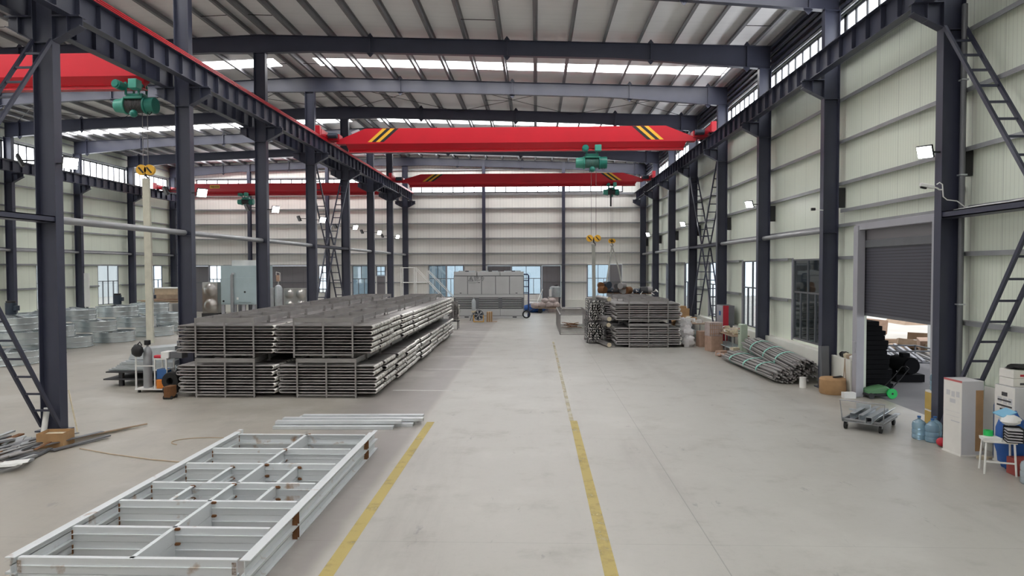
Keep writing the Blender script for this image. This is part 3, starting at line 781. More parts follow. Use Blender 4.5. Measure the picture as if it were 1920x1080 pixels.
# ------------------------------------------------------------------ coil racks
coil_cache={}
def racetrack(b,x0,x1,z0,z1,y,r,skew=0,n=6):
    h=(z1-z0)/2;zc=(z0+z1)/2;pts=[]
    for i in range(7):
        a=-PI/2+PI*i/6;pts.append((x1-h+h*math.cos(a),y+skew*math.sin(a)*.5,zc+h*math.sin(a)))
    for i in range(7):
        a=PI/2+PI*i/6;pts.append((x0+h+h*math.cos(a),y+skew*math.sin(a)*.5,zc+h*math.sin(a)))
    b.tube(pts,r,n,closed=True)
def coil_rack(W,L,H=1.1,loops=5,r=.015,pitch=.046,legs=.12,jit=.0,seed=0,big=False):
    """thing at origin: x 0..W, y 0..L, z 0..H"""
    q=random.Random(seed)
    t=thing('coil_rack','','coil rack')
    lz0=legs;step=(H-legs-.17)/loops
    xs=[W*.20,W*.5,W*.80]
    npl=max(2,int(L/pitch))
    for i in range(loops):
        z0=lz0+i*step+step*.12;z1=z0+step*.56
        b=MB();ox=q.uniform(-.04,.04)
        for j in range(npl):
            y=.05+(L-.1)*(j+.5)/npl
            racetrack(b,ox+q.uniform(-.025,.025)*jit*(j>0),W+ox+q.uniform(-.012,.012)*jit*(j>0),z0,z1,y,r,.0,6)
        b.build('coil_layer',M_coil,t)
        e=MB()
        # bright return bends at the +x end
        for j in range(npl):
            y=.05+(L-.1)*(j+.5)/npl;h=(z1-z0)/2;zc=(z0+z1)/2
            e.tube([(W+ox+.004-h+h*math.cos(a),y,zc+h*math.sin(a)) for a in [-PI/2+PI*k/6 for k in range(7)]],r*1.25,5)
        e.build('return_bends',M_coilend,t)
    for yy in (0,L-.05):
        for x in xs: MB().bx(x-.025,x+.025,yy,yy+.008,0,H).bx(x-.025,x-.017,yy,yy+.05,0,H).build('post',M_rack,t,smooth=False)
        
        for z,hh in ((H-.12,.12),(legs-.06,.045)): MB().bx(xs[0]-.03,xs[2]+.03,yy+.004,yy+.02,z,z+hh).build('cross_bar',M_rack,t,smooth=False)
    for x in xs: MB().bx(x-.008,x+.008,.03,L-.03,H-.13,H).bx(x-.03,x+.03,.03,L-.03,H-.135,H-.125).build('side_bar',M_rack,t,smooth=False)
    return t
LEN=[(19.0,1.1),(20.15,1.6),(21.85,1.55),(23.5,1.95),(25.55,.9),(26.55,2.35),(29.0,1.9),(31.0,2.0),(33.1,1.95),(35.15,2.0)]
kinds={}
cnt={}
RT=['row beside the middle columns','row beside the traffic lane']
for row,(x0,W) in enumerate(((-10.22,2.78),(-7.40,2.78))):
    for tier in (0,1):
        nn=0
        for i,(y,L) in enumerate(LEN):
            if tier==1 and row==1 and i==4: pass
            key=(round(L,2),tier,row==1 and i==0)
            lab='%s coil rack from the camera, %s tier, %s'%(ORD[i],('lower','upper')[tier],RT[row])
            if (round(L,2),tier) in kinds:
                c=dup(kinds[(round(L,2),tier)],None,(x0+rnd.uniform(-.05,.05)-(tier==0)*.0+(.1 if tier==0 and row==1 else 0),y,0 if tier==0 else 1.145),0)
            else:
                c=coil_rack(W,L,1.125,5,seed=i*3+tier,jit=1);kinds[(round(L,2),tier)]=c
                c.location=(x0+(.1 if tier==0 and row==1 else 0),y,0 if tier==0 else 1.145)
            c['label']=lab;c['group']='coil racks of the %s'%RT[row]
# right-hand stack of coil racks
t=coil_rack(2.95,2.2,1.1,4,r=.034,pitch=.085,seed=40,jit=.6)
t.location=(3.68,31.4,0);t['label']='coil rack of thick steel tubes by the door wall, lower of its stack, nearest';t['group']='thick tube coil racks'
TR=[t]
for y,z,l in ((31.4,1.14,'coil rack of thick steel tubes by the door wall, upper of its stack, nearest'),(33.9,0,'coil rack of thick steel tubes behind the nearest stack, lower'),(33.9,1.14,'coil rack of thick steel tubes behind the nearest stack, upper'),(36.6,0,'coil rack of thick steel tubes third back by the door wall, lower'),(36.6,1.14,'coil rack of thick steel tubes third back by the door wall, upper')):
    TR.append(dup(t,None,(3.68+rnd.uniform(-.05,.05)-(y>32)*.2,y,z),0,l,'thick tube coil racks'))
for i,(z,dy) in enumerate(((.13,0),(1.02,.3),(1.32,-.0),(2.22,.1))):
    o=MB().cyl((3.35,31.35+dy,z),(3.0,33.2+dy,z+.02),.10,n=18).build('header_pipe',M_coil)
    MB().cyl((3.353,31.335+dy,z),(3.35,31.36+dy,z),.101,n=18).build('end_cap',M_ivory,o)
    tag(o,'steel header pipe with pale end cap beside the thick tube racks, %s from the floor'%ORD[i],'pipe','header pipes')
def end_coil(x,z,W,Hh,y,L,label):
    t=thing('coil_rack',label,'coil rack',(x,y,z),0,'coil blocks seen end-on')
    q=random.Random(int(z*10)+3);tm=None;bmh=None
    nx=int(W/.085);nz=int(Hh/.12)
    for i in range(nx):
        for j in range(nz):
            px_=.04+i*.085+q.uniform(-.012,.012);pz=.10+j*.12+q.uniform(-.01,.01);dy=q.uniform(-.12,.12)
            if tm is None:
                tm=MB().tube([(0,L,.0),(0,.06,0)],.017,6).tube([(0,L,.076),(0,.06,.076)],.017,6).mesh('hairpin_tube',M_rackdark);bmh=MB().tube([(0,.06-.045*math.sin(a),.038-.038*math.cos(a)) for a in [PI*k/8 for k in range(0,9)]],.019,6).mesh('return_bend',M_coilend)
            o=bpy.data.objects.new('hairpin_tube',tm);COL.objects.link(o);o.parent=t;o.location=(px_,dy,pz);o.rotation_euler=(0,q.uniform(-.7,.7),0)
            c=bpy.data.objects.new('return_bend',bmh);COL.objects.link(c);c.parent=o
    for yy in (.5,L-.3):
        for zz in (.0,Hh+.02): MB().bx(-.03,W+.03,yy,yy+.04,zz,zz+.05).build('cross_bar',M_rack,t,smooth=False)
        for xx in (-.03,W): MB().bx(xx,xx+.03,yy,yy+.04,0,Hh+.05).build('post',M_rack,t,smooth=False)
    return t
end_coil(2.5,0,.78,.98,32.9,2.4,'coil block with bright hairpin ends beside the thick tube racks, lower')
end_coil(2.55,1.06,.74,.98,32.9,2.4,'coil block with bright hairpin ends beside the thick tube racks, upper')
# long wire-frame cage table
t=thing('frame_cage','long open steel frame cage on the floor beside the hanging grey sling','frame',(1.3,37.4,0))
for i in range(8):
    y=i*.95;b=MB()
    b.bx(0,.05,y,y+.05,0,1.12);b.bx(1.7,1.75,y,y+.05,0,1.12);b.bx(0,1.75,y,y+.05,1.07,1.12);b.bx(0,1.75,y,y+.05,0,.04)
    b.build('hoop',M_rack,t,smooth=False)
for x in (0,1.7):
    for z in (0.02,1.07): MB().bx(x,x+.05,0,6.7,z,z+.05).build('side_rail',M_rack,t,smooth=False)
for y0,y1 in ((4.6,5.2),(5.9,6.6)): MB().bx(.3,1.5,y0,y1,1.122,1.14).build('top_sheet',M_rack,t,smooth=False)
o=MB()
for i in range(14): o.bar((.25+rnd.random(),3+rnd.random()*2,.08+.02*i),(.4+rnd.random()*1.1,3+rnd.random()*2,.08+.02*i),.05,.03)
o=o.build('scrap_heap',M_rust,None,loc=(1.3,37.4,0));tag(o,'rusty scrap offcuts heaped inside the open frame cage','scrap',kind='stuff')
# junk on top of the far racks
q=random.Random(5)
for i in range(12):
    x=3.65+(i%8)*.36+q.uniform(-.1,.1);y=37.0+q.uniform(0,1.2)
    t=thing('scrap_motor','','motor',(x,y,2.25+(.26 if i>7 else 0)),q.uniform(0,3),'dusty motors piled on the far tube rack')
    t['label']='dusty brown motor lying on the far tube rack under the double sling'
    r=.13+q.random()*.07
    MB().cyl((-.2,0,r),(.2,0,r),r,n=16).build('casing',[M_rust,M_motor,M_rackdark,M_rack][i%4],t);MB().cyl((.2,0,r),(.3,0,r),.03,n=8).build('shaft',M_girt,t);MB().bx(-.15,.15,-.12,.12,-.0,.03).build('foot',M_rust,t)
for i in range(16):
    o=MB().tube([(0,0,0),(.22,.02,.1),(.34,.03,.03),(.5,.1,-.02)],.022,7).build('bent_tube',M_coilend) if i==0 else dup(o)
    o.location=(5.4+q.random()*1.3,36.9+q.random()*1.4,2.3+q.random()*.25*(1-i/18));o.rotation_euler=(q.uniform(-.3,.3),q.uniform(-.2,.2),q.uniform(0,6))
    tag(o,'short bent bright tube heaped on the far tube rack','tube','bent tubes on the far tube rack')
# small coil on a stand at the end of the lane row
t=coil_rack(.62,.75,1.15,6,r=.016,pitch=.06,seed=77);t['label']='small upright coil on a steel stand at the far end of the lane row';t.location=(-5.25,40.6,.5)
for x in (0.05,.55):
    for y in (.03,.7): MB().bx(x-.02,x+.02,y-.02,y+.02,-.5,.0).build('stand_leg',M_rackdark,t,smooth=False)
MB().bx(.0,.62,-.0,.75,-.04,0).build('stand_top',M_rackdark,t,smooth=False)

# ------------------------------------------------------------------ evaporative condenser
t=thing('evaporative_condenser','large grey sheet metal condenser unit with louvres and a logo','condenser',(-6.0,49.6,0))
W=5.1;Dp=2.4
MB().bx(0,W,.02,Dp,.12,3.1).build('casing',M_alu,t,smooth=False)
MB().bx(-.05,W+.05,-.06,Dp+.05,0,.16).build('base_frame',M_cond,t,smooth=False,bevel=.01)
for i in range(3):
    MB().bx(i*W/3+.02,(i+1)*W/3-.02,-.03,Dp,3.11,3.4).build('top_section',M_cond,t,smooth=False,bevel=.012)
for i in range(3):
    for jx in (.45,):
        q=MB();q.lathe([(.62,0),(.62,.07),(.58,.07),(.58,0)],24,(i*W/3+W/6,Dp/2,3.4),closed=True);q.build('fan_ring',M_galv,t)
    MB().bx(i*W/3+W*.16,i*W/3+W*.21,.3,.5,3.4,3.47).build('lifting_lug',M_rackdark,t)
for i in range(5):
    x0,x1=i*W/5+.02,(i+1)*W/5-.02
    p=MB().bx(x0,x1,-.02,.02,1.76,3.06).build('access_panel',M_cond,t,smooth=False,bevel=.008)
    if i in (0,4): MB().bx((x0+x1)/2-.07,(x0+x1)/2+.07,-.05,-.02,1.82,1.86).build('handle',M_black,p)
MB().bx(0,W,-.012,.02,1.52,1.74).build('mid_band',M_cond,t,smooth=False)
for i in range(3):
    x0,x1=i*W/3+.14,(i+1)*W/3-.14
    MB().bx(x0,x1,.0,.019,.72,1.5).build('louvre_opening',M_rackdark,t,smooth=False)
    l=MB()
    for j in range(6):
        z=.77+j*.127;l.add([(x0,-.05,z),(x1,-.05,z),(x1,.01,z+.05),(x0,.01,z+.05),(x0,-.045,z-.012),(x1,-.045,z-.012),(x1,.015,z+.038),(x0,.015,z+.038)],[(0,1,2,3),(7,6,5,4),(0,4,5,1),(1,5,6,2),(2,6,7,3),(3,7,4,0)])
    l.build('louvre',M_cond,t,smooth=False)
    MB().bx(i*W/3+.012,(i+1)*W/3-.012,-.015,.02,.2,.68).build('lower_panel',M_cond,t,smooth=False,bevel=.006)
for x in (.8,4.3): MB().bx(x,x+.3,-.075,-.06,.06,.14).build('fork_pocket',M_rackdark,t,smooth=False)
def logo(t,x,z):
    y=-.024;b=MB()
    def st(a,c,w=.035): b.bar((x+a[0],y,z+a[1]),(x+c[0],y,z+c[1]),w,.008,up=(0,1,0))
    for a,c in (((0,0),(.2,.32)),((.2,.32),(.36,0)),((.0,0),(.36,0)),((.12,.02),(.21,.18)),((.21,.18),(.29,.02)),((.2,.32),(.14,.1))): st(a,c)
    return b
lb=logo(t,1.08,2.72);lb.build('logo',M_alu,t,smooth=False)
def glyphs(t,text,x,z,size,m,y=-.026):
    cu=bpy.data.curves.new('lettering','FONT');cu.body=text;cu.size=size;cu.extrude=.004
    ob=bpy.data.objects.new('lettering',cu);COL.objects.link(ob)
    dg=bpy.context.evaluated_depsgraph_get();me=bpy.data.meshes.new_from_object(ob.evaluated_get(dg));COL.objects.unlink(ob);bpy.data.objects.remove(ob)
    me.materials.clear();me.materials.append(m)
    o=put('lettering',me,t,loc=(x,y,z),rot=(PI/2,0,0));return o
glyphs(t,'锶冷',1.47,2.75,.40,M_alu)
MB().bx(1.08,1.85,-.026,-.018,2.60,2.618).bx(1.78,1.93,-.026,-.018,2.585,2.635).bx(1.1,1.6,-.026,-.018,2.54,2.55).build('lettering_line',M_alu,t,smooth=False)
# header pipe and hose coil at its side
M_navy=mat('navy_pipe',(.03,.045,.12),.45,0,.1,3)
q=MB();q.tube([(W,.5,3.2),(W+.28,.5,3.2),(W+.36,.5,3.1),(W+.36,.5,.3)],.055,10);q.build('header_pipe',M_navy,t)
for z in (2.75,2.3,1.85): MB().cyl((W,.5,z),(W+.36,.5,z),.035,n=8).build('branch_pipe',M_navy,t)
MB().cyl((W+.36,.5,.3),(W+.36,.5,.05),.09,n=12).build('pipe_foot',M_navy,t)
o=MB().tube([(.25*math.cos(a),.0,.27+.25*math.sin(a)) for a in [2*PI*i/20 for i in range(20)]],.05,8,closed=True).build('hose_coil',M_rubber,None,loc=(W-6.0+.2,49.55,0.03));tag(o,'black hose coil standing at the foot of the navy pipe','hose')
# gas bottle on tripod, fan, boxes in front of the condenser
t=thing('gas_cylinder','pale narrow gas cylinder on a tripod stand before the condenser','cylinder',(-4.3,47.0,0))
MB().lathe([(0,.72),(.13,.72),(.14,.78),(.14,1.35),(.10,1.47),(.04,1.52),(.04,1.6),(0,1.6)],18).build('bottle',M_galv,t)
for a in (.4,2.5,4.6): MB().cyl((0,0,.74),(.34*math.cos(a),.34*math.sin(a),0.02),.02,n=7).build('leg',M_rackdark,t)
MB().bx(-.16,.16,-.16,.16,.6,.72).build('bracket',M_ivory,t)
t=thing('blower_fan','round black-bladed fan in a yellow frame on the floor','fan',(-3.9,46.3,0));t.scale=(.76,.76,.76)
MB().lathe([(.42,-.12),(.45,-.12),(.45,.12),(.42,.12)],28,M=Matrix.Translation((0,0,.62))@Matrix.Rotation(PI/2,4,'X'),closed=True).build('shroud',M_black,t)
fb=MB()
for i in range(6):
    a=i*PI/3;fb.add([(.06*math.cos(a),-.03,.62+.06*math.sin(a)),(.4*math.cos(a),-.05,.62+.4*math.sin(a)),(.4*math.cos(a+.6),.05,.62+.4*math.sin(a+.6)),(.06*math.cos(a+.8),.03,.62+.06*math.sin(a+.8)),(.06*math.cos(a),-.02,.62+.06*math.sin(a)),(.4*math.cos(a),-.04,.62+.4*math.sin(a)),(.4*math.cos(a+.6),.06,.62+.4*math.sin(a+.6)),(.06*math.cos(a+.8),.04,.62+.06*math.sin(a+.8))],[(0,1,2,3),(7,6,5,4),(0,4,5,1),(1,5,6,2),(2,6,7,3),(3,7,4,0)])
fb.build('blade',M_motor,t);MB().cyl((0,-.06,.62),(0,.2,.62),.09,n=14).build('hub',M_girt,t)
MB().bx(-.46,-.41,-.15,.15,0,.62).bx(.41,.46,-.15,.15,0,.62).bx(-.46,.46,-.2,.2,0,.05).build('stand',M_yellow,t,smooth=False)
t=thing('brown_crate','orange-brown slatted crate beside the round fan','crate',(-3.35,46.2,0))
MB().bx(0,.36,0,.5,.02,.68).build('body',M_carton,t,bevel=.01);MB().bx(.1,.14,-.02,.0,.02,.7).bx(.24,.28,-.02,0,.02,.7).build('batten',M_ivory,t,smooth=False)
MB().bx(-.02,.7,-.02,.52,0,.02).build('base_board',M_wood2,t)
# blue tarpaulin, sacks and mixer at the end wall
o=MB().ball((0,0,.36),1.0,18,10,(.95,.5,.38),.12,3).build('tarpaulin_heap',M_blue,None,loc=(-.15,56.3,0));tag(o,'blue tarpaulin heap below the bright end wall window','tarpaulin')
o=MB().bx(-.5,.6,-.25,.25,0,.1).build('white_board',M_white,None,loc=(-.2,56.3,.72),rot=(.1,.05,.1));tag(o,'white board lying on the blue tarpaulin heap','board')
t=thing('drum_mixer','grey mixing tank with lid on a box stand at the end wall','tank',(1.5,56.6,0))
MB().bx(-.5,.35,-.3,.35,0,1.25).build('stand_box',M_sack,t,bevel=.01);MB().lathe([(0,1.25),(.42,1.25),(.46,1.35),(.46,2.05),(.3,2.16),(.0,2.16)],22,(.1,0,0)).build('tank',M_galv,t);MB().cyl((.0,0,2.16),(.3,0,2.24),.05,n=8).build('lid_handle',M_black,t);MB().bx(-.42,-.2,-.34,-.2,1.3,1.9).build('control_panel',M_white,t)
t=thing('hand_cart','low cart with black wheel under the pinkish sacks','cart',(.6,55.4,0))
MB().bx(-.7,1.5,-.35,.35,.38,.44).build('deck',M_wood2,t)
for x in (-.25,1.2):
    for y in (-.3,.3): MB().cyl((x,y-.05,.19),(x,y+.05,.19),.19,n=18).build('wheel',M_rubber,t)
MB().tube([(-.7,0,.42),(-1.05,0,.2),(-1.2,0,.1)],.03,7).build('drawbar',M_rackdark,t)
for i,(x,y,z,s) in enumerate(((-.1,55.3,.62,.34),(.45,55.35,.66,.38),(1.05,55.4,.68,.4),(1.6,55.45,.66,.36),(.75,55.4,1.0,.32),(1.3,55.45,1.02,.32))):
    o=MB().ball((0,0,0),s,14,9,(1,.75,.68),.1,i+9).build('sack',M_sack,None,loc=(x,y,z));tag(o,'lumpy pinkish sack on the low cart by the end wall, %s of the heap'%ORD[i],'sack','sacks on the low cart')
o=MB().cyl((0.05,55.9,.75),(.55,56.5,1.9),.035,n=8).build('white_pole',M_white);tag(o,'white pole leaning by the end wall sacks','pole')
# stair platform of white tube
t=thing('platform_stairs','white tubular platform with stairs behind the coil racks','platform stairs',(-10.05,50.5,0))
for x in (0,1.0,1.95):
    for y in (0,.8): MB().cyl((x,y,0),(x,y,3.75 if x<1.9 else 3.5),.035,n=8).build('post',M_white,t)
MB().bx(-.04,2.0,-.04,.84,1.35,1.42).build('deck',M_galv,t)
for y in (0,.8):
    r=MB();r.cyl((0,y,3.7),(1.0,y,3.7),.03,n=8).cyl((0,y,2.6),(1.95,y,2.6),.025,n=8).cyl((1.0,y,3.7),(3.4,y,1.2),.03,n=8).cyl((1.95,y,1.38),(3.6,y,.05),.045,n=8).cyl((1.95,y,3.5),(3.9,y,1.5),.025,n=8);r.build('handrail',M_white,t)
for i in range(5): MB().bx(2.05+i*.32,2.3+i*.32,0,.8,1.14-i*.26,1.17-i*.26).build('tread',M_galv,t)

# ------------------------------------------------------------------ cooling tower, tanks, vessel, boards in the window bay
M_fan=mat('bright_aluminium_sheet',(.80,.82,.82),.3,.4,.05,3)
t=thing('cooling_tower','tall pale blue cooling tower box with a round fan stack','cooling tower',(-22.5,48.0,0))
MB().bx(0,2.55,0,3,1.1,3.88).build('casing',M_condb,t,bevel=.015)
MB().bx(.02,2.5,-.03,0,1.2,3.05).build('access_panel',M_condb,t,bevel=.01)
MB().lathe([(.98,3.88),(1.02,3.88),(1.02,4.28),(.98,4.28)],32,(1.35,1.3,0),closed=True).build('fan_stack',M_fan,t)
q=MB().tube([(.98,-.08,3.25),(.9,-.12,3.28),(.86,-.12,3.2),(.86,-.12,0.5)],.11,12);q.build('water_pipe',M_girt,t)
for x in (.0,.85,1.5,2.25):
    for y in (.05,2.8): MB().bx(x,x+.22,y,y+.15,0,1.1).build('leg',M_alul,t,smooth=False)
for x,z in ((.2,1.35),(1.75,2.0)): MB().cyl((x,-.05,z),(x,-.03,z),.07,n=14).build('nozzle',M_black,t)
MB().bx(1.15,1.28,-.05,-.03,1.45,1.62).build('label_plate',M_white,t)
MB().bx(2.5,2.58,-.05,3.02,1.1,3.88).build('corner_post',M_condb,t)
MB().cyl((1.3,-.06,1.3),(2.2,-.06,1.3),.03,n=8).build('drain_pipe',M_condb,t)
def domed(x,y,z,w,h,m):
    b=MB();n=12
    for i in range(n+1):
        for j in range(n+1):
            u=-1+2*i/n;v=-1+2*j/n;rr=math.hypot(u,v)
            d=.16*max(0,1-(rr/.78)**2)**.6 if rr<.78 else 0
            b.v.append((x+w/2+u*w/2,y-.02-d,z+h/2+v*h/2))
    for i in range(n):
        for j in range(n): a=i*(n+1)+j;b.f.append((a,a+n+1,a+n+2,a+1))
    return b
def tank(x,y,z0,nx,nz,label,w=1.0):
    t=thing('panel_water_tank',label,'water tank',(x,y,0),0,'stainless panel water tanks')
    MB().bx(0,nx*w,0,w,z0,z0+nz*w).build('body',M_stain,t,smooth=False)
    MB().bx(-.05,nx*w+.05,-.05,w+.05,0,z0).build('plinth',M_rackdark,t,smooth=False)
    for i in range(nx):
        for j in range(nz): domed(i*w+.02,0,z0+j*w+.02,w-.04,w-.04,M_stain).build('domed_panel',M_stain,t)
tank(-24.1,48.5,.45,1,2,'stainless tank of square domed panels beside the pale cooling tower',1.12)
tank(-19.1,51.0,.45,2,2,'stainless tank of square domed panels before the dark end wall door',.86)
tank(-24.9,43.5,.1,1,1,'single low stainless domed tank beside the stacked boards',1.3)
t=thing('pressure_vessel','tall grey pressure vessel with white pipe loop beside a middle column','vessel',(-18.45,48.3,0))
MB().lathe([(0,.3),(.2,.3),(.27,.42),(.27,2.25),(.2,2.42),(.06,2.5),(.06,2.6),(0,2.6)],20).build('shell',M_galv,t)
MB().tube([(0,0,2.6),(0,0,2.75),(.12,0,2.8),(.12,0,3.35),(-.15,0,3.42),(-.15,0,3.2)],.03,8).build('pipe_loop',M_white,t)
MB().bx(-.12,.1,-.1,.1,2.75,3.2).build('gauge_box',M_carton2,t)
MB().bx(-.6,-.3,-.1,.3,.2,2.3).build('side_cabinet',M_girt,t,bevel=.01)
for a in (0,2.1,4.2): MB().cyl((.2*math.cos(a),.2*math.sin(a),.35),(.24*math.cos(a),.24*math.sin(a),0),.03,n=6).build('leg',M_girt,t)
q=random.Random(3)
zz=1.35
t=thing('timber_crate','timber crate base under the stacked boards in the window bay','crate',(-26.4,46.0,0))
MB().bx(0,2.3,0,1.2,.55,1.3).build('box',M_wood2,t);MB().bx(-.3,2.3,-.1,1.3,1.3,1.36).build('lid',M_wood,t)
for x in (.1,1.9): MB().bx(x,x+.15,0,1.2,0,.55).build('skid',M_wood2,t)
for i,(dx,w,h,m) in enumerate(((-.3,2.9,.05,M_wood),(-.6,3.0,.06,M_wood2),(-.9,3.2,.04,M_wood),(-.2,2.6,.10,M_carton2),(.1,2.4,.28,M_wood2),(.3,2.1,.4,M_wood),(.1,2.4,.07,M_white))):
    o=MB().bx(0,w,-.1,1.3,0,h).build('board_stack_sheet',m,None,bevel=.005,loc=(-26.5+dx,46.0+q.uniform(-.1,.1),zz),rot=(0,0,q.uniform(-.05,.05)));zz+=h+.004
    tag(o,'pale board in the window bay stack, %s from the bottom'%ORD[i],'board','boards stacked on the timber crate')

# ------------------------------------------------------------------ galvanised fan cowl rings
def ring(x,y,z,r,label,legs=True,tilt=(0,0)):
    t=thing('fan_cowl_ring',label,'fan cowl',(x,y,z),0,'galvanised fan cowl rings')
    h=.53
    MB().lathe([(r,0),(r+.03,.015),(r+.03,.04),(r,.055),(r,.22),(r+.028,.235),(r+.028,.265),(r,.28),(r,h-.06),(r+.035,h-.05),(r+.035,h-.015),(r,h),(r-.02,h),(r-.02,0)],44,closed=True).build('shell',M_ring,t)
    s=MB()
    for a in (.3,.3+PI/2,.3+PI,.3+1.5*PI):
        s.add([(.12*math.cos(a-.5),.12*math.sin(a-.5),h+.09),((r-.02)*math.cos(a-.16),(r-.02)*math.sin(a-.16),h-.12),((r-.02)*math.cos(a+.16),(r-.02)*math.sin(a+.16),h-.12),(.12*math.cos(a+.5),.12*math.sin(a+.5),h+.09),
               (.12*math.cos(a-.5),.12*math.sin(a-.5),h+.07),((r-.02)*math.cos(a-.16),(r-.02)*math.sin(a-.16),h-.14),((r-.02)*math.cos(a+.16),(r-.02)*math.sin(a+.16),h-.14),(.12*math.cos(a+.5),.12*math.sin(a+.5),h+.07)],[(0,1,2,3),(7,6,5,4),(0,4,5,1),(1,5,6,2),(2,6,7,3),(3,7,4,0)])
    s.build('motor_support',M_ringshade,t,smooth=False)
    MB().lathe([(0,h+.05),(.16,h+.05),(.16,h+.10),(0,h+.10)],16).build('hub_plate',M_ringshade,t)
    return t
LAY=[[(-20.35,25.7),(-21.3,28.5),(-22.0,31.4),(-21.45,33.9),(-21.1,37.0),(-21.7,40.0)],[(-21.0,27.1),(-21.9,30.0),(-21.7,32.8),(-21.3,35.6),(-21.6,38.6)],[(-20.95,26.5),(-21.6,28.9),(-21.95,31.6),(-21.55,34.4),(-21.5,37.3)]]
LN=['bottom','middle','top']
rp=None
for li,Lr in enumerate(LAY):
    for i,(x,y) in enumerate(Lr):
        lab='shiny galvanised fan cowl ring, %s layer, %s from the camera'%(LN[li],ORD[i])
        if rp is None: rp=ring(x,y,0,.95,lab)
        else: dup(rp,None,(x,y,li*.62),rnd.uniform(0,1.5),lab)
for i,(x,y,z,s) in enumerate(((-20.95,26.5,1.865,1.),(-21.6,28.9,1.865,.001),(-21.95,31.6,1.865,.001),(-21.55,34.4,1.865,1.),(-21.5,37.3,1.865,1.))):
    if s<.01: continue
    t=thing('fan_motor','dark upright motor on the %s top-layer fan cowl ring from the camera'%ORD[i],'motor',(x,y,z),0,'motors on the fan cowl rings')
    MB().cyl((0,0,0),(0,0,.46),.19,n=20).build('casing',M_motor,t);MB().cyl((0,0,.46),(0,0,.54),.17,n=20).build('fan_cap',M_black,t);MB().bx(.17,.3,-.09,.09,.15,.35).build('terminal_box',M_motor,t,bevel=.01)
o=MB().bx(-.16,.16,-.05,.05,0,2.2).build('lamp_tube_board',M_white,None,loc=(-29.2,43.4,1.2),bevel=.01)
tag(o,'narrow white upright board by the far window wall column','board')
t=thing('board_stand','dark stand under the narrow white board','stand',(-29.2,43.4,0));MB().bx(-.3,.3,-.3,.3,0,.08).build('foot',M_black,t);MB().bx(-.06,.06,-.04,.04,.08,1.2).build('mast',M_black,t)
# ------------------------------------------------------------------ welding cart, sheet pallet (middle row)
t=thing('sheet_pallet','low steel pallet stacked with grey sheets and folded plates','pallet',(-13.2,20.9,0))
for x in (.1,1.9):
    for y in (0,1.6): MB().bx(x,x+.12,y,y+.12,0,.42).build('leg',M_rackdark,t,smooth=False)
MB().bx(-.3,2.4,-.15,1.9,.2,.24).build('lower_sheet',M_rackdark,t,smooth=False)
MB().bx(-.25,2.3,-.1,1.85,.42,.46).build('deck',M_rackdark,t,smooth=False)
q=random.Random(8)
for i in range(7):
    o=MB().bx(0,2.2-.1*i,0,1.6-.04*i,0,.045).build('steel_sheet',M_galv,None,loc=(-13.45+.09*i+q.uniform(-.05,.05),20.95+q.uniform(-.03,.05),.463+.047*i),rot=(0,0,q.uniform(-.04,.04)))
    tag(o,'grey steel sheet on the low pallet, %s from the bottom'%ORD[i],'steel sheet','grey sheets on the low pallet')
o=MB().add([(0,0,0),(1.5,0,0),(1.5,1.3,.0),(0,1.3,.0),(.12,.02,.3),(1.5,.02,.42),(1.5,1.2,.42),(.12,1.2,.3)],[(0,3,2,1),(4,5,6,7),(0,1,5,4),(1,2,6,5),(2,3,7,6),(3,0,4,7)]).build('folded_plate_box',M_galv,None,loc=(-12.9,21.1,.80));tag(o,'folded grey plate box on top of the sheet pallet','plate box')
o=MB().bx(0,2.0,0,1.1,0,.3).build('dark_duct_section',M_alu,None,loc=(-12.3,22.9,.9),rot=(0,0,.15),bevel=.01);tag(o,'dark grey duct section behind the welding cart','duct')
o=MB().bx(0,1.9,.1,1,0,.9).build('trestle_block',M_rackdark,None,loc=(-12.3,22.9,0),rot=(0,0,.15));tag(o,'dark trestle block under the duct section','trestle')
t=thing('welding_cart','white framed welding trolley with blue and orange boxes inside','trolley',(-11.85,19.75,0))
for x in (0,.57,.92):
    for y in (0,.42): MB().bx(x-.018,x+.018,y-.018,y+.018,.1,1.0 if x>.3 else 1.15).build('post',M_white,t,smooth=False)
MB().bx(-.03,.95,-.03,.45,.08,.12).build('base_tray',M_white,t,smooth=False)
MB().bx(.55,.94,-.02,.44,.98,1.01).bx(.55,.94,-.02,.44,.66,.69).build('shelf',M_white,t,smooth=False)
MB().bx(0.02,.57,-.015,.0,.78,.81).build('front_bar',M_white,t,smooth=False)
for x in (.08,.86):
    for y in (.02,.4): MB().cyl((x-.02,y,.05),(x+.02,y,.05),.05,n=12).build('caster',M_rubber,t)
o=MB().bx(0,.3,0,.3,0,.3).build('blue_box',M_blue2,None,loc=(-11.22,19.72,.4),bevel=.02);tag(o,'blue box on the orange one inside the welding trolley','box')
o=MB().bx(0,.32,0,.3,0,.27).build('orange_box',M_orange,None,loc=(-11.22,19.7,.125),bevel=.02);tag(o,'orange box at the bottom of the welding trolley','box')
t=thing('control_case','grey welding machine case on the trolley top shelf','case',(-11.1,19.75,1.01));MB().bx(.0,.24,0,.4,0,.2).build('body',M_white,t,bevel=.015);MB().bx(.24,.62,.05,.4,0,.2).build('rear_body',M_alu,t,bevel=.015)
o=MB().bx(0,.22,0,.2,0,.09).build('red_tool_pouch',M_redp,None,loc=(-11.35,19.8,1.012),bevel=.03);tag(o,'red tool pouch on the welding trolley','pouch')
t=thing('gas_cylinder','tall green-grey gas cylinder with dark valve on the welding trolley','cylinder',(-11.62,19.97,.12));MB().lathe([(0,0),(.12,0),(.125,.03),(.125,1.05),(.09,1.17),(.035,1.23),(.035,1.3),(0,1.3)],20).build('bottle',M_girt,t);MB().bx(-.07,.07,-.07,.07,1.27,1.42).build('valve',M_black,t,bevel=.02)
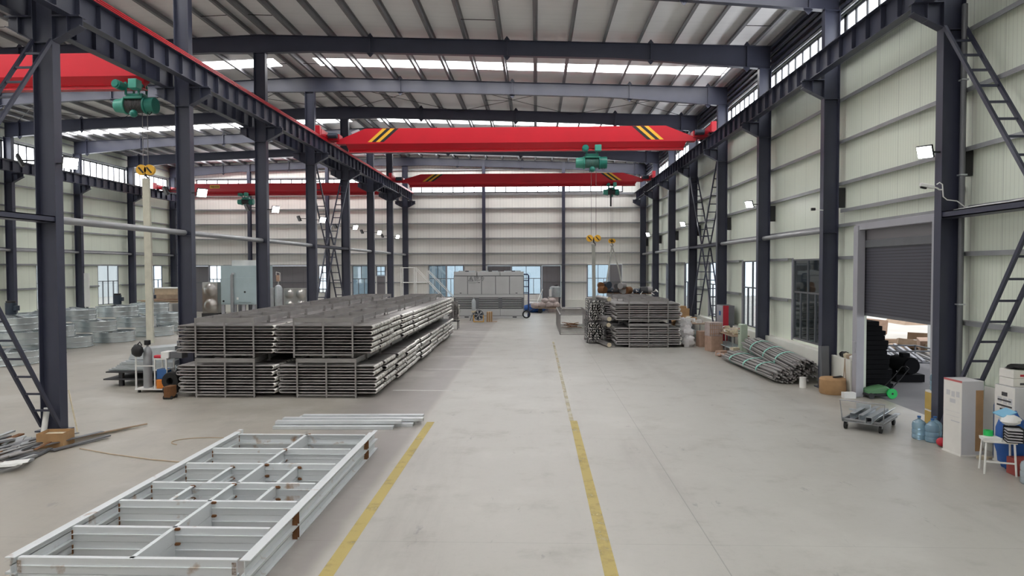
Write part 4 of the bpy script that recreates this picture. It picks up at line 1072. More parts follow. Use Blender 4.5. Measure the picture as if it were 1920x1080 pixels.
t=thing('helmet_bag','black bag and mask hung on the trolley post','bag',(-11.78,19.72,1.15));MB().ball((0,0,.1),.17,14,9,(1,.8,1.1),.08,2).build('body',M_black,t);MB().tube([(-.02,0,.25),(.08,0,.36),(.14,0,.25)],.02,6).build('strap',M_black,t)
o=MB().lathe([(.0,-.02),(.02,0),(.24,.0),(.26,.06),(.26,.16),(.24,.22),(.1,.22),(.1,.0)],22,M=Matrix.Translation((0,0,.27))@Matrix.Rotation(PI/2,4,'X'),closed=True).build('hose_reel',M_rubber,None,loc=(-10.58,19.5,.15));tag(o,'black hose reel hung beside the orange box','hose reel')
o=MB().tube([(.2*math.cos(a)+.0,.14*math.sin(a),.13+.22*math.cos(a*2)*.3) for a in [2*PI*i/30 for i in range(30)]],.05,8,closed=True).build('hose_bundle',M_rubber,None,loc=(-10.6,19.4,0));tag(o,'bundle of black hose on the floor under the hose reel','hose')
t=thing('wire_feeder','small red and black wire feeder on the floor by the coil racks','wire feeder',(-10.45,18.7,0));MB().bx(0,.2,0,.35,.04,.36).build('body',M_rust,t,bevel=.02);MB().cyl((-.01,.17,.22),(-.05,.17,.22),.1,n=16).build('spool',M_black,t)
for y in (.05,.3): MB().cyl((-.02,y,.05),(.22,y,.05),.05,n=12).build('wheel',M_rubber,t)

# ------------------------------------------------------------------ welded galvanised frames in the front
def csec(b,p0,p1,h,fl,flip=1,t=.012,lip=True):
    """C-channel between p0,p1 (bottom centre line), height h, flange fl to the side given by flip"""
    p0=Vector(p0);p1=Vector(p1);d=(p1-p0).normalized();r=d.cross(Vector((0,0,1)))*flip
    up=Vector((0,0,1))
    poly=[(0,0),(fl,0),(fl,t),(t,t),(t,h-t),(fl,h-t),(fl,h),(0,h)]
    vs=[p0+r*a+up*c for a,c in poly]+[p1+r*a+up*c for a,c in poly];n=len(poly)
    b.add(vs,[tuple(range(n-1,-1,-1)),tuple(range(n,2*n))]+[(i,(i+1)%n,n+(i+1)%n,n+i) for i in range(n)])
    return b
FX0,FX1=-6.00,-3.30;FY0,FY1=7.5,13.5
CROSS=[7.5,8.42,9.40,10.22,11.25,12.2,13.33]
H=.185
M_ruststain=worn('rust_stain',(.26,.13,.05),.47,9)
def wframe(z,label):
    t=thing('welded_frame',label,'steel frame',(0,0,z),0,'stacked welded frames')
    for x,f in ((FX0,-1),(FX1,1)):
        b=MB();csec(b,(x,FY0,0),(x,FY1+.2,0),H,.075,f)
        b.bx(min(x,x-f*.05),max(x,x-f*.05),FY0,FY1,H-.012,H)
        b.bx(min(x,x+f*.02),max(x,x+f*.02),FY0,FY1,.088,.098)
        b.build('side_channel',M_framegalv,t,smooth=False)
    for y in CROSS:
        b=MB();csec(b,(FX0+.08,y,0),(FX1-.08,y,0),H,.065,-1 if y<FY1-.3 else 1)
        b.bx(FX0+.08,FX1-.08,y-.02,y,.088,.1)
        b.build('cross_channel',M_framegalv,t,smooth=False)
    xm=-4.58
    segs=[(xm,0,1),(xm,1,2),(xm-.08,2,3),(xm+.02,3,4),(xm-.02,4,5),(xm+.05,5,6),(-5.3,2,3),(-3.98,2,3),(-5.15,3,4),(-4.0,3,4)]
    for x,a,c in segs:
        hh=H if abs(x-xm)<.2 else H-.04
        b=MB();csec(b,(x,CROSS[a]+.02,0),(x,CROSS[c]-.01,0),hh,.055,1 if x<xm else -1);b.build('tie_channel',M_framegalv,t,smooth=False)
        for y in (CROSS[c]-.03,):
            MB().ball((x+.03,y+.02,hh-.012),.026,8,6,(1.6,.8,.8),.3,int(x*100)).build('weld_bead',M_rust,t)
    for y in CROSS[1:]:
        for x in (FX0+.09,):
            MB().bx(x-.012,x+.0,y-.018,y+.0,.03,H-.04).build('weld_seam',M_rust,t,smooth=False)
    for y in (9.0,9.07,12.85,12.93):
        MB().bx(FX1,FX1+.08,y-.006,y+.006,.012,H-.012).build('clip_plate',M_rust,t,smooth=False)
    for x in (FX0+.085,FX1-.13): MB().bx(x,x+.05,FY0-.0225,FY0-.0205,.02,H-.02).build('rust_stain',M_ruststain,t,smooth=False)
    return t
wframe(.002,'lower of the two stacked galvanised channel frames on the floor, front')
wframe(H+.006,'upper of the two stacked galvanised channel frames on the floor, front')
# loose galvanised channels
q=random.Random(21)
for i,(x,y,L,z,a) in enumerate(((-6.0,15.25,2.75,0,.02),(-6.05,15.5,3.2,0,.03),(-5.9,15.75,3.0,0,.01),(-5.9,16.0,3.1,0,.015),(-5.75,16.25,2.9,0,.02),(-6.0,15.4,2.9,.083,.035),(-5.95,15.72,3.3,.083,.02),(-5.6,16.05,2.9,.083,.03))):
    b=MB();b.bx(0,L,0,.17,.062,.07).bx(0,L,0,.008,0,.062).bx(0,L,.162,.17,0,.062)
    o=b.build('loose_channel',M_galv2,None,smooth=False,loc=(x,y,z+.001),rot=(0,0,a))
    tag(o,'loose galvanised channel on the floor behind the welded frames, %s piece from them, %s layer'%(ORD[i if i<5 else i-5],'bottom' if i<5 else 'top'),'channel','loose galvanised channels')
# scrap by the nearest middle column
for i in range(52):
    x=-11.5+q.random()*1.8;y=11.4+q.random()*2.1;L=.4+q.random()*1.1
    b=MB().bx(0,.05+q.random()*.08,0,L,0,.012+q.random()*.03)
    o=b.build('scrap_bar',[M_galv,M_rack,M_alu,M_rust,M_coil,M_girt,M_alu][i%7],None,smooth=False,loc=(x,y,.003+.0024*i),rot=(q.uniform(-.01,.03),0,q.uniform(-.5,.6)))
    tag(o,'flat steel offcut in the scrap heap at the nearest middle column','offcut','steel offcuts at the nearest middle column')
t=thing('scrap_carton','open brown carton in the scrap at the nearest middle column','carton',(-9.98,13.75,0),.15)
b=MB();b.bx(-.26,.26,-.22,-.21,0,.30).bx(-.26,.26,.21,.22,0,.3).bx(-.26,-.25,-.21,.21,0,.3).bx(.25,.26,-.21,.21,0,.3).bx(-.26,.26,-.22,.22,0,.01).build('body',M_carton,t,smooth=False)
MB().bx(-.24,.24,-.2,.2,.02,.24).build('contents',M_ivory,t)
o=MB().cyl((0,0,0),(-.26,.1,.95),.016,n=8).build('leaning_rod',M_ivory,None,loc=(-10.2,14.75,0.01));tag(o,'thin pale rod leaning on the nearest middle column','rod')
o=MB().cyl((0,0,0),(.05,.05,.55),.06,n=12).build('white_tube',M_white,None,loc=(-11.0,14.78,0.01));tag(o,'short white tube standing at the nearest middle column foot','tube')
for i in range(5):
    pts=[(-10.7+i*.12,12.6+i*.15,.05+i*.015)];
    for j in range(7): pts.append((pts[-1][0]+.16,pts[-1][1]+.34+.03*math.sin(i+j),max(.02,.05+i*.01-.008*j)))
    o=MB().tube(pts,.018,6).build('yellow_hose',M_ivory if i%2 else M_wood2);tag(o,'yellowish hose or rod strewn from the scrap heap at the nearest middle column','hose','strewn hoses at the scrap heap')
for i in range(3):
    o=MB().bx(0,.4,0,.28,0,.006).build('paper_sheet',M_white,None,smooth=False,loc=(-9.75+i*.06,11.75+i*.05,.12+.008*i),rot=(0,0,.3+i*.1));tag(o,'white paper sheet on the front end of the scrap heap','paper','paper sheets on the scrap heap')
o=MB().tube([(-9.3,13.5,.012),(-8.4,13.1,.012),(-7.4,12.75,.012),(-6.4,12.5,.012),(-6.15,12.45,.012)],.01,6).build('floor_cable',M_wood);tag(o,'thin brown cable on the floor from the scrap heap to the frames','cable')
o=MB().tube([(-7.0+.7*math.cos(a),14.1+.35*math.sin(a),.012) for a in [math.radians(d) for d in range(60,230,12)]],.009,6).build('floor_cable',M_wood);tag(o,'curved loop of thin brown cable on the floor behind the frames','cable')

# ------------------------------------------------------------------ along the door wall
def pipe_bundle(x,y,z,L,n,label,tilt,rad,squash,spread=1.6):
    t=thing('pipe_bundle',label,'pipe bundle',(x,y,z),0,'strapped pipe bundles')
    q=random.Random(n);pipe=None;pos=[]
    k=0
    while len(pos)<n and k<9000:
        k+=1;a=q.random()*2*PI;r=rad*math.sqrt(q.random());px_,pz=r*math.cos(a),r*math.sin(a)*squash
        if all((px_-u)**2+(pz-v)**2>.058**2 for u,v in pos):pos.append((px_,pz))
    for px_,pz in pos:
        s0=q.uniform(-.25,.25)
        e=Vector((px_*spread+q.uniform(-.05,.05),L+q.uniform(-.4,.3),pz*.8+tilt[1]));st=Vector((px_*1.15,s0,pz))
        e.x+=tilt[0]
        d=(e-st)
        if pipe is None: pipe=MB().cyl((0,0,0),(0,1,0),.03,n=8).mesh('pipe',M_pipe)
        o=bpy.data.objects.new('pipe',pipe);COL.objects.link(o);o.parent=t
        o.rotation_mode='QUATERNION';o.rotation_quaternion=Vector((0,1,0)).rotation_difference(d.normalized());o.location=st;o.scale=(1,d.length,1)
    for f in (.27,.5,.78):
        cx=tilt[0]*f;cz=tilt[1]*f;s=1+(spread-1)*f
        b=MB();pts=[(cx+(rad*s+.035)*math.cos(a),L*f+.04*math.sin(a*2),cz+(rad*squash*(1-.2*f)+.035)*math.sin(a)) for a in [2*PI*i/22 for i in range(22)]]
        nq=len(pts)
        for i,p in enumerate(pts):
            c=pts[(i+1)%nq];b.bar(p,c,.09,.012,up=(p[0]-cx,0,p[2]-cz))
        b.build('strap',M_strap,t,smooth=False)
    return t
pipe_bundle(7.85,21.75,.25,5.4,72,'strapped bundle of steel pipes on the floor, lower and outer one',(-.05,-.05),.36,.6,1.45)
pipe_bundle(8.42,21.7,.44,5.0,72,'strapped bundle of steel pipes by the dado, upper one leaning on the lower',(.0,.25),.42,.75,1.05)
o=MB().cyl((0,0,0),(0,0,.32),.1,n=18).build('white_cylinder',M_white,None,loc=(8.12,21.0,0));tag(o,'short white cylinder on the floor before the pipe bundles','cylinder')
o=MB().bx(-.14,.14,0,.05,0,1.25).bx(-.14,-.12,-.12,0,0,1.25).build('leaning_channel',M_alu,None,loc=(8.72,20.85,0.03),rot=(-.06,0,0));tag(o,'grey channel piece standing against the second door wall column','channel')
t=thing('wire_spool','round tan wooden spool with pliers on top before the second door wall column','spool',(8.6,20.05,0));MB().lathe([(0,0),(.33,0),(.36,.05),(.36,.42),(.33,.46),(0,.46)],24).build('body',M_carton,t)
o=MB().bar((0,0,0),(.25,.05,.03),.05,.03).bar((0,.02,0),(.25,-.06,.03),.05,.03).build('pliers',M_black,None,loc=(8.6,20.0,.475));tag(o,'black pliers on the tan spool','pliers')
for i,(x,y,dx,dz) in enumerate(((8.94,20.0,.05,1.0),(9.0,19.9,-.06,1.0))):
    o=MB().cyl((0,0,0),(dx,-.02,dz),.014,n=8).build('broom_stick',M_wood2,None,loc=(x-.07,y,.02));tag(o,'thin broom stick leaning on the dado by the roller door, %s from the spool'%ORD[i],'stick')
for i,(y,s,m) in enumerate(((20.5,.13,M_black),(20.3,.11,M_ivory),(20.1,.1,M_wood2),(19.95,.09,M_white))):
    o=MB().ball((0,0,s*.6),s,10,7,(1,1.2,.7),.2,i).build('sill_clutter',m,None,loc=(9.12,y,1.0));tag(o,'%s clutter lump on the dado ledge beside the roller door post'%['black','ivory','brown','white'][i],'clutter')
o=MB().bx(-.16,.16,-.1,.1,0,.16).build('pale_block',M_white,None,loc=(8.75,19.35,0.001));tag(o,'pale block on the floor at the foot of the roller door post','block')
def bench(x,y,L,W,h,label):
    t=thing('work_bench',label,'bench',(x,y,0))
    MB().bx(0,W,0,L,h-.04,h).build('bench_top',M_wood2,t,smooth=False)
    for a in (.03,W-.03):
        for i in range(4): yy=.05+(L-.1)*i/3;MB().bx(a-.02,a+.02,yy-.02,yy+.02,0,h-.04).build('leg',M_girt,t,smooth=False)
    MB().bx(.02,W-.02,.05,L-.05,.3,.33).build('shelf',M_condb,t,smooth=False)
    return t
bench(8.02,28.2,3.1,.72,.86,'steel work bench heaped with ivory fittings, beside the pale green cabinet')
bench(7.82,34.4,4.2,.74,.86,'steel work bench with a brown carton behind the ladder brace')
q=random.Random(4)
for i in range(46):
    m=[M_ivory,M_white,M_ivory,M_sack,M_ivory][i%5]
    k=i%3
    if k==0: b=MB().tube([(0,0,0),(.12,0,.02),(.17,.08,.03)],.035,8)
    elif k==1: b=MB().bx(-.12,.12,-.07,.07,-.03,.05)
    else: b=MB().cyl((-.1,0,0),(.1,.03,.0),.045,n=10)
    o=b.build('bench_fitting',m,None,bevel=.004 if k==1 else 0,loc=(8.10+q.random()*.55,28.4+q.random()*2.75,.915+q.random()*.12*(1-abs(i-23)/30)),rot=(0,0,q.random()*6));tag(o,'small pale fitting heaped on the bench beside the pale green cabinet','fitting','pale fittings on the bench')
for i in range(14):
    o=MB().bx(-.13,.13,-.1,.1,0,.12+.08*q.random()).build('small_box',[M_ivory,M_carton,M_white,M_sack][i%4],None,bevel=.006,loc=(7.95+q.random()*.48,34.6+q.random()*2.7,.862),rot=(0,0,q.random()*3));tag(o,'small box or packet on the bench behind the ladder brace','box','small boxes on the far bench')
o=MB().bx(0,.55,0,.65,0,.55).bx(.0,.4,.05,.6,.55,.68).build('bench_carton',M_carton,None,loc=(7.88,37.75,.862),bevel=.01);tag(o,'large brown carton on the bench behind the ladder brace','carton')
t=thing('red_cabinet','upright grey-fronted cabinet with a red side by the door wall','cabinet',(8.55,31.5,0))
MB().bx(0,.52,0,1.05,.05,1.92).build('body',M_alu,t,bevel=.01);MB().bx(-.02,.0,.02,1.03,.08,1.9).build('door',M_alul,t,bevel=.005);MB().bx(.0,.25,-.02,.0,.05,1.92).build('red_panel',M_redp,t,bevel=.004);MB().bx(-.03,-.02,.3,.6,1.45,1.65).build('display',M_blue2,t)
t=thing('electrical_cabinet','pale green upright electrical cabinet at the near end of the fittings bench','cabinet',(8.25,27.75,0));MB().bx(0,.27,0,.36,.02,1.36).build('body',M_greenbox,t,bevel=.012);MB().bx(-.012,.0,.03,.33,.1,1.3).build('door',M_greenbox,t)
for z in (1.18,1.08,.98): MB().cyl((-.03,.18,z),(-.0,.18,z),.03,n=10).build('button',M_redp if z>1.1 else M_black,t)
o=MB().bx(-.14,.14,-.14,.14,0,.3).build('grey_tin',M_alu,None,bevel=.02,loc=(8.25,31.7,.0));tag(o,'grey tin beside the red cabinet on the floor','tin')
def carton(x,y,w,d,h,m,label,rz=0,open_=False,z=0):
    t=thing('carton',label,'carton',(x,y,z),rz)
    if not open_: MB().bx(-w/2,w/2,-d/2,d/2,0,h).build('body',m,t,bevel=.006)
    else:
        b=MB();b.bx(-w/2,w/2,-d/2,-d/2+.012,0,h).bx(-w/2,w/2,d/2-.012,d/2,0,h).bx(-w/2,-w/2+.012,-d/2,d/2,0,h).bx(w/2-.012,w/2,-d/2,d/2,0,h).bx(-w/2,w/2,-d/2,d/2,0,.012);b.build('body',m,t,smooth=False)
        for s in (-1,1):
            f=MB();f.add([(-w/2,s*d/2,h),(w/2,s*d/2,h),(w/2,s*(d/2+.22),h+.1),(-w/2,s*(d/2+.22),h+.1),(-w/2,s*d/2,h-.01),(w/2,s*d/2,h-.01),(w/2,s*(d/2+.22),h+.09),(-w/2,s*(d/2+.22),h+.09)],[(0,1,2,3),(7,6,5,4),(0,4,5,1),(1,5,6,2),(2,6,7,3),(3,7,4,0)]);f.build('flap',m,t,smooth=False)
    return t
carton(7.05,33.0,.6,.6,.62,M_carton2,'open brown carton among scraps, beside the white plastic bags',.2,True)
carton(7.25,34.3,.9,.7,.95,M_carton,'large open brown carton behind the one by the white bags',-.1,True)
carton(7.75,31.9,.5,.5,.72,M_carton2,'plain brown carton between the open cartons and the wrapped stack',.1)
carton(7.8,30.2,.55,.6,.66,M_carton2,'lower wrapped carton of the stack before the fittings bench',.25)
t=carton(7.8,30.25,.6,.5,.6,M_sack,'upper shrink-wrapped pinkish pack of the stack before the fittings bench',.2,z=.665)
b=MB()
for i in range(6): b.bx(-.28+i*.1,-.25+i*.1,-.262,-.251,.04,.56)
for i in range(3): b.bx(-.3,.3,-.262,-.251,.1+i*.18,.13+i*.18)
b.build('wrap_print',M_carton2,t,smooth=False)
carton(8.05,27.9,.3,.25,.42,M_ivory,'small buff carton on the floor under the fittings bench',.3)
carton(7.75,28.6,.5,.3,.2,M_carton2,'flat brown carton on the floor before the fittings bench',.5)
q=random.Random(14)
for i,(x,y,z,s) in enumerate(((6.98,32.6,.95,.36),(7.05,32.2,.62,.36),(6.85,32.6,.36,.4),(7.05,31.8,.2,.3))):
    o=MB().ball((0,0,0),s,15,10,(1.05,.9,.95),.24,i+30).build('plastic_bag',M_bag,None,loc=(x,y,max(z,s*.7)));tag(o,'crumpled white plastic bag heaped beside the thick tube racks','bag','crumpled plastic bags')
for i in range(10):
    o=MB().ball((0,0,.05),.12+.06*q.random(),9,6,(1.3,1,.5),.25,i+60).build('floor_scrap',[M_sack,M_bag,M_carton2,M_pipe][i%4],None,loc=(7.55+q.random()*.5,27.2+q.random()*1.9,.012));tag(o,'crumpled scrap on the floor before the fittings bench','scrap','crumpled scraps on the floor')
t=thing('white_table','small white-topped table at the window beyond the thick tube racks','table',(8.0,42.0,0))
MB().bx(-.35,.7,0,1.0,1.38,1.42).build('table_top',M_white,t)
for x in (-.25,.6):
    for y in (.1,.9): MB().bx(x-.02,x+.02,y-.02,y+.02,0,1.38).build('leg',M_girt,t,smooth=False)
MB().bx(-.2,.55,.2,.8,.5,.95).build('shelf_box',M_bag,t)

# ------------------------------------------------------------------ flat trolley with channels
ang=math.atan2(.93,.79)
t=thing('flat_trolley','low steel trolley with a tube handle carrying galvanised channels','trolley',(7.66,15.86,0),ang-PI/2)
# local: y along length 1.25, x across .85
MB().bx(-.42,.42,-.62,.62,.19,.22).build('deck',M_rackdark,t,smooth=False)
MB().bx(-.42,-.38,-.62,.62,.17,.25).bx(.38,.42,-.62,.62,.17,.25).bx(-.42,.42,-.62,-.58,.17,.25).build('edge_rail',M_girt,t,smooth=False)
MB().tube([(-.42,-.6,.2),(-.46,-.64,.66),(.46,-.64,.66),(.42,-.6,.2)],.016,8).build('handle',M_girt,t)
for x in (-.36,.36):
    for y in (-.54,.54):
        w=MB().cyl((x-.025,y,.085),(x+.025,y,.085),.085,n=16).build('wheel',M_rubber,t)
        MB().bx(x-.035,x+.035,y-.03,y+.03,.1,.19).build('fork',M_girt,w,smooth=False)
MTR=Matrix.Translation((7.66,15.86,0))@Matrix.Rotation(ang-PI/2,4,'Z')
for i,(x,y0,y1,kind) in enumerate(((-.3,-.45,.75,'c'),(-.09,-.55,.8,'c'),(.1,-.75,.6,'b'),(.32,-.6,.85,'a'),(-.34,-.2,.35,'s'))):
    b=MB()
    if kind=='c': csec(b,(x,y0,.222),(x,y1,.222),.13,.1,1,.008)
    elif kind=='b': b.bx(x,x+.008,y0,y1,.222,.36).bx(x+.13,x+.138,y0,y1,.222,.36).bx(x,x+.138,y0,y1,.222,.23).bx(x,x+.138,y0,y1,.352,.36)
    elif kind=='a': b.add([(x-.12,y0,.222),(x,y0,.36),(x,y1,.36),(x-.12,y1,.222),(x-.11,y0,.215),(x+.008,y0,.352),(x+.008,y1,.352),(x-.11,y1,.215)],[(0,1,2,3),(7,6,5,4),(0,4,5,1),(1,5,6,2),(2,6,7,3),(3,7,4,0)]).bx(x,x+.12,y0,y1,.222,.23)
    else: b.bx(x-.05,x+.1,y0,y0+.05,.36,.40).bx(x-.05,x+.25,y1,y1+.06,.222,.44)
    b.v=[tuple(MTR@Vector(v)) for v in b.v]
    o=b.build('trolley_channel',M_galv,None,smooth=False);tag(o,'galvanised %s on the low trolley, %s from the roller door'%({'c':'channel','b':'box section','a':'angle','s':'offcut pieces'}[kind],ORD[i]),'channel','sections on the low trolley')

# ------------------------------------------------------------------ roller door surroundings, outside
t=thing('lawn_mower','green lawn mower with bright green wheels inside the roller door','lawn mower',(9.66,19.5,0),.08)
MB().prism([(-.42,.10),(-.40,.22),(-.15,.30),(.10,.34),(.22,.26),(.24,.12),(.2,.08)],'y',-.2,.2).build('cover',M_mower,t,bevel=.03)
MB().bx(-.45,.26,-.24,.24,.06,.14).build('deck',M_black,t,bevel=.03)
for y in (-.25,.25):
    w=MB().cyl((.22,y-.03,.14),(.22,y+.03,.14),.14,n=26).build('wheel',M_lime,t);MB().cyl((.22,y-.035,.14),(.22,y+.035,.14),.03,n=10).build('wheel_cap',M_black,w)
    MB().cyl((-.36,y-.02,.08),(-.36,y+.02,.08),.08,n=18).build('front_wheel',M_black,t)
h=MB()
for y in (-.17,.17): h.tube([(.18,y,.2),(.5,y,.52),(.75,y,.82)],.014,7)
h.tube([(.75,-.17,.82),(.78,0,.86),(.75,.17,.82)],.016,7).build('handle',M_black,t)
q=random.Random(6)
for i in range(15):
    f=i/14;x1=10.36+.04*math.sin(i*2.1)-f*.26-(.12 if i>12 else 0)
    o=MB().bx(9.46,x1,20.1+q.uniform(-.02,.02),21.2,0,.135).build('black_tray',M_darkm,None,bevel=.012,loc=(0,0,.0+i*.14));tag(o,'black tray in the tall dark stack outside the roller door, %s'%('topmost' if i==14 else '%s from the bottom'%(ORD[i] if i<12 else ['thirteenth','fourteenth'][i-12])),'tray','black trays stacked outside the roller door')
t=thing('electric_motor','big black motor lying on a block outside the roller door','motor',(11.9,22.4,0))
MB().bx(-.45,.45,-.35,.35,0,.24).build('base_block',M_darkm,t,bevel=.01);MB().cyl((0,-.4,.52),(0,.5,.52),.27,n=26).build('casing',M_darkm,t,bevel=.02);MB().cyl((0,-.44,.52),(0,-.4,.52),.24,n=26).build('end_bell',M_darkm,t);MB().bx(-.12,.12,-.1,.15,.76,.9).build('terminal_box',M_darkm,t,bevel=.02)
t=thing('pump_body','dark pump casting with flanges behind the black motor','pump',(11.5,23.3,0))
MB().bx(-.6,.4,-.4,.4,0,.3).build('base',M_darkm,t,bevel=.02);MB().lathe([(0,.3),(.32,.3),(.36,.5),(.3,.72),(.16,.8),(.16,1.0),(.3,1.0),(.3,1.06),(0,1.06)],22).build('volute',M_darkm,t);MB().cyl((-.7,0,.5),(.5,0,.5),.2,n=18).build('flange',M_darkm,t);MB().cyl((-.9,-.3,.45),(-.5,-.3,.45),.22,n=18).build('coupling',M_black,t)
t=thing('section_trolley','grey frame trolley loaded with long sections out in the yard','trolley',(13.2,25.0,0))
for x0,y0,x1,y1 in ((-1.1,-.6,1.1,-.6),(1.1,-.6,1.1,1.2),(-1.1,1.2,1.1,1.2),(-1.1,-.6,-1.1,1.2)):
    for z in (.3,.70): MB().cyl((x0,y0,z),(x1,y1,z),.03,n=8).build('rail',M_alu,t)
for x in (-1.1,1.1):
    for y in (-.6,1.2):
        MB().cyl((x,y,.25),(x,y,.72),.03,n=8).build('post',M_alu,t);MB().cyl((x-.03,y,.14),(x+.03,y,.14),.14,n=16).build('wheel',M_rubber,t)
for i in range(7):
    o=MB().bx(-.05,.05,0,4.8,0,.07).build('long_section',M_alul,None,smooth=False,loc=(12.3+i*.2,24.0+q.random()*.4,.34+.075*(i%2)),rot=(0,0,-.35+q.uniform(-.02,.02)));tag(o,'long pale section on the yard trolley, %s across'%ORD[i],'section','long sections on the yard trolley')
for i in range(9):
    o=MB().bx(-.06,.06,0,5.5,0,.08).build('ground_section',M_rack,None,smooth=False,loc=(14.3+i*.16,23.5+q.random()*.6,-.015+.085*(i%2)),rot=(0,0,-.25));tag(o,'long dull section lying on the yard ground beside the yard trolley, %s across'%ORD[i],'section','long sections on the yard ground')
M_yboard=mat('yard_board',(.46,.33,.24),.85,0,.2,3)
for i in range(22):
    x=14.0+(i%6)*.9+q.random()*.5;y=28+(i//6)*2.2+q.random()*.8;zz=(.1,.35,.6,.85)[i%4]*(.7+(i//6)*.25)
    o=MB().bx(0,.9+q.random()*1.3,0,.6+q.random()*.9,-zz*.55,.05+q.random()*.05).build('yard_board',[M_yboard,M_wood2,M_wood,M_carton2][i%4],None,smooth=False,loc=(x,y,zz),rot=(q.uniform(-.12,.12),q.uniform(-.12,.12),q.random()*3));tag(o,'discarded board in the pile out in the yard','board','discarded boards in the yard pile')
o=MB().bx(-.75,.75,-.06,.0,0,1.2).build('cream_panel',M_white,None,smooth=False,loc=(16.4,27.6,.3),rot=(-.5,0,-.5));tag(o,'upright cream panel in front of the yard board pile','panel')
o=MB().bx(0,3.6,0,2.2,0,1.6).build('plywood_crate',M_yboard,None,bevel=.01,loc=(19.6,30.5,0),rot=(0,0,.15));tag(o,'large tan plywood crate in the yard','crate')
o=MB().add([(0,0,0),(3.2,0,0),(3.2,2,0),(0,2,0),(1.4,1,1.5)],[(0,3,2,1),(0,1,4),(1,2,4),(2,3,4),(3,0,4)]).build('board_heap',M_yboard,None,smooth=False,loc=(17.5,33.0,.9));tag(o,'peaked pinkish heap of boards at the back of the yard','board heap')

# ------------------------------------------------------------------ clutter at the roller door column (front)
M_waterb=mat('blue_water_bottle_plastic',(.45,.68,.84),.15,0,.1,4,trans=.6)
M_clearb=mat('clear_jug_plastic',(.60,.68,.74),.15,0,.1,4,trans=.6)
def bottle(x,y,z,label,m=None,name='water_bottle'):
    t=thing(name,label,'bottle',(x,y,z),rnd.random()*6,'blue water bottles')
    MB().lathe([(0,0),(.12,0),(.135,.02),(.135,.09),(.127,.105),(.135,.12),(.135,.2),(.127,.215),(.135,.23),(.135,.31),(.12,.36),(.06,.405),(.03,.42),(.03,.46),(0,.46)],24).build('body',m or M_waterb,t)
    MB().lathe([(0,.455),(.036,.455),(.036,.49),(0,.49)],14).build('cap',M_blue2,t)
    return t
bottle(8.17,14.78,0,'blue water bottle at the outer side of the three on the floor by the cartons')
bottle(8.30,14.52,0,'blue water bottle in the middle front of those on the floor by the cartons')
bottle(8.48,14.74,0,'blue water bottle on the floor nearest to the roller door column')
t=carton(9.0,15.62,.32,.3,.88,M_cartonw,'pale and ochre carton standing behind the roller door column')
MB().bx(-.172,-.161,-.13,.13,.06,.42).bx(-.172,-.161,-.13,.13,.46,.84).build('ochre_side',mat('ochre_card',(.52,.36,.10),.8,0,.1,4),t,smooth=False)
bottle(9.0,15.6,.882,'blue water bottle standing upside on the pale and ochre carton')
o=MB().lathe([(0,0),(.12,0),(.15,.2),(.14,.2),(.11,.015),(0,.015)],20).build('red_bucket',M_orange,None,loc=(8.42,14.0,0.0));tag(o,'small orange-red bucket between the bottles and the tall white carton','bucket')
o=MB().ball((0,0,.09),.1,12,8,(1,1,.9)).build('red_ball',M_redp,None,loc=(8.25,14.1,0.01));tag(o,'dark red lump beside the orange-red bucket','lump')
M_pinkband=mat('faded_red_print',(.55,.13,.13),.7)
def tallbox(x,y,rz,label,strip,w=.44,band=True):
    t=thing('tall_carton',label,'carton',(x,y,0),rz)
    MB().bx(0,w,0,.50,.02,1.46).build('body',M_cartong,t,bevel=.006)
    f=MB().bx(-.006,0,.0,.5,.02,1.45).build('front_panel',M_cartonw,t,smooth=False)
    if band: MB().bx(-.008,.0,.0,.5,1.425,1.462).build('red_top_band',M_pinkband,t,smooth=False)
    MB().bx(-.02,w+.02,-.012,.512,.0,.03).build('base_board',M_cartonw,t,smooth=False)
    b=MB()
    for y0,y1,z0,z1 in ((.06,.15,1.13,1.24),(.19,.28,1.12,1.23),(.32,.42,1.14,1.24),(.17,.32,1.0,1.08),(.05,.45,.83,.835),(.05,.42,.74,.745),(.05,.28,.64,.66)): b.bx(-.009,-.005,y0,y1,z0,z1)
    b.build('faint_print',M_cartong,t,smooth=False)
    if strip: MB().bx(w-.16,w-.01,-.006,0,.10,1.28).build('brown_strip',M_carton,t,smooth=False)
    return t
tallbox(8.20,13.38,.10,'tall white appliance carton with a red top band beside the roller door column',True)
t=tallbox(8.70,12.66,.05,'second tall white carton under the small white boxes, behind the stool',False,.5,False)
b=MB()
for y0,y1,z0,z1 in ((.18,.32,1.27,1.34),(.08,.42,1.17,1.2),(.06,.44,1.07,1.1),(.2,.36,1.0,1.03)): b.bx(-.010,-.006,y0,y1,z0,z1)
b.build('dark_print',M_rackdark,t,smooth=False)
for i in range(2):
    t=carton(8.93,12.93,.45,.34,.15,M_cartonw,'small white carton on the second tall carton, %s of two'%('lower','upper')[i],.1,z=1.465+i*.155)
    MB().bx(-.1,.2,-.173,-.17,.03,.07).build('print_mark',M_rackdark if i==0 else M_redp,t,smooth=False)
o=MB().ball((0,0,.03),.18,12,6,(1.3,.9,.25),.3,4).build('black_cloth',M_black,None,loc=(8.93,12.9,1.79));tag(o,'crumpled black cloth on top of the small white cartons','cloth')
o=MB().bx(-.012,.012,0,.45,0,1.1).build('white_leaning_panel',M_cartonw,None,bevel=.004,loc=(8.98,13.35,.2),rot=(0,.0,.2));tag(o,'narrow white panel standing between the tall carton and the blue drum','panel')
t=thing('green_shelf','small pale green shelf unit behind the tall cartons by the brace foot','shelf',(8.85,13.95,0));MB().bx(0,.4,0,.4,1.2,1.23).bx(0,.4,0,.4,1.0,1.02).build('shelf_board',M_greenbox,t,smooth=False)
for x in (.01,.38):
    for y in (.01,.38): MB().bx(x-.01,x+.01,y-.01,y+.01,0,1.3).build('post',M_greenbox,t,smooth=False)
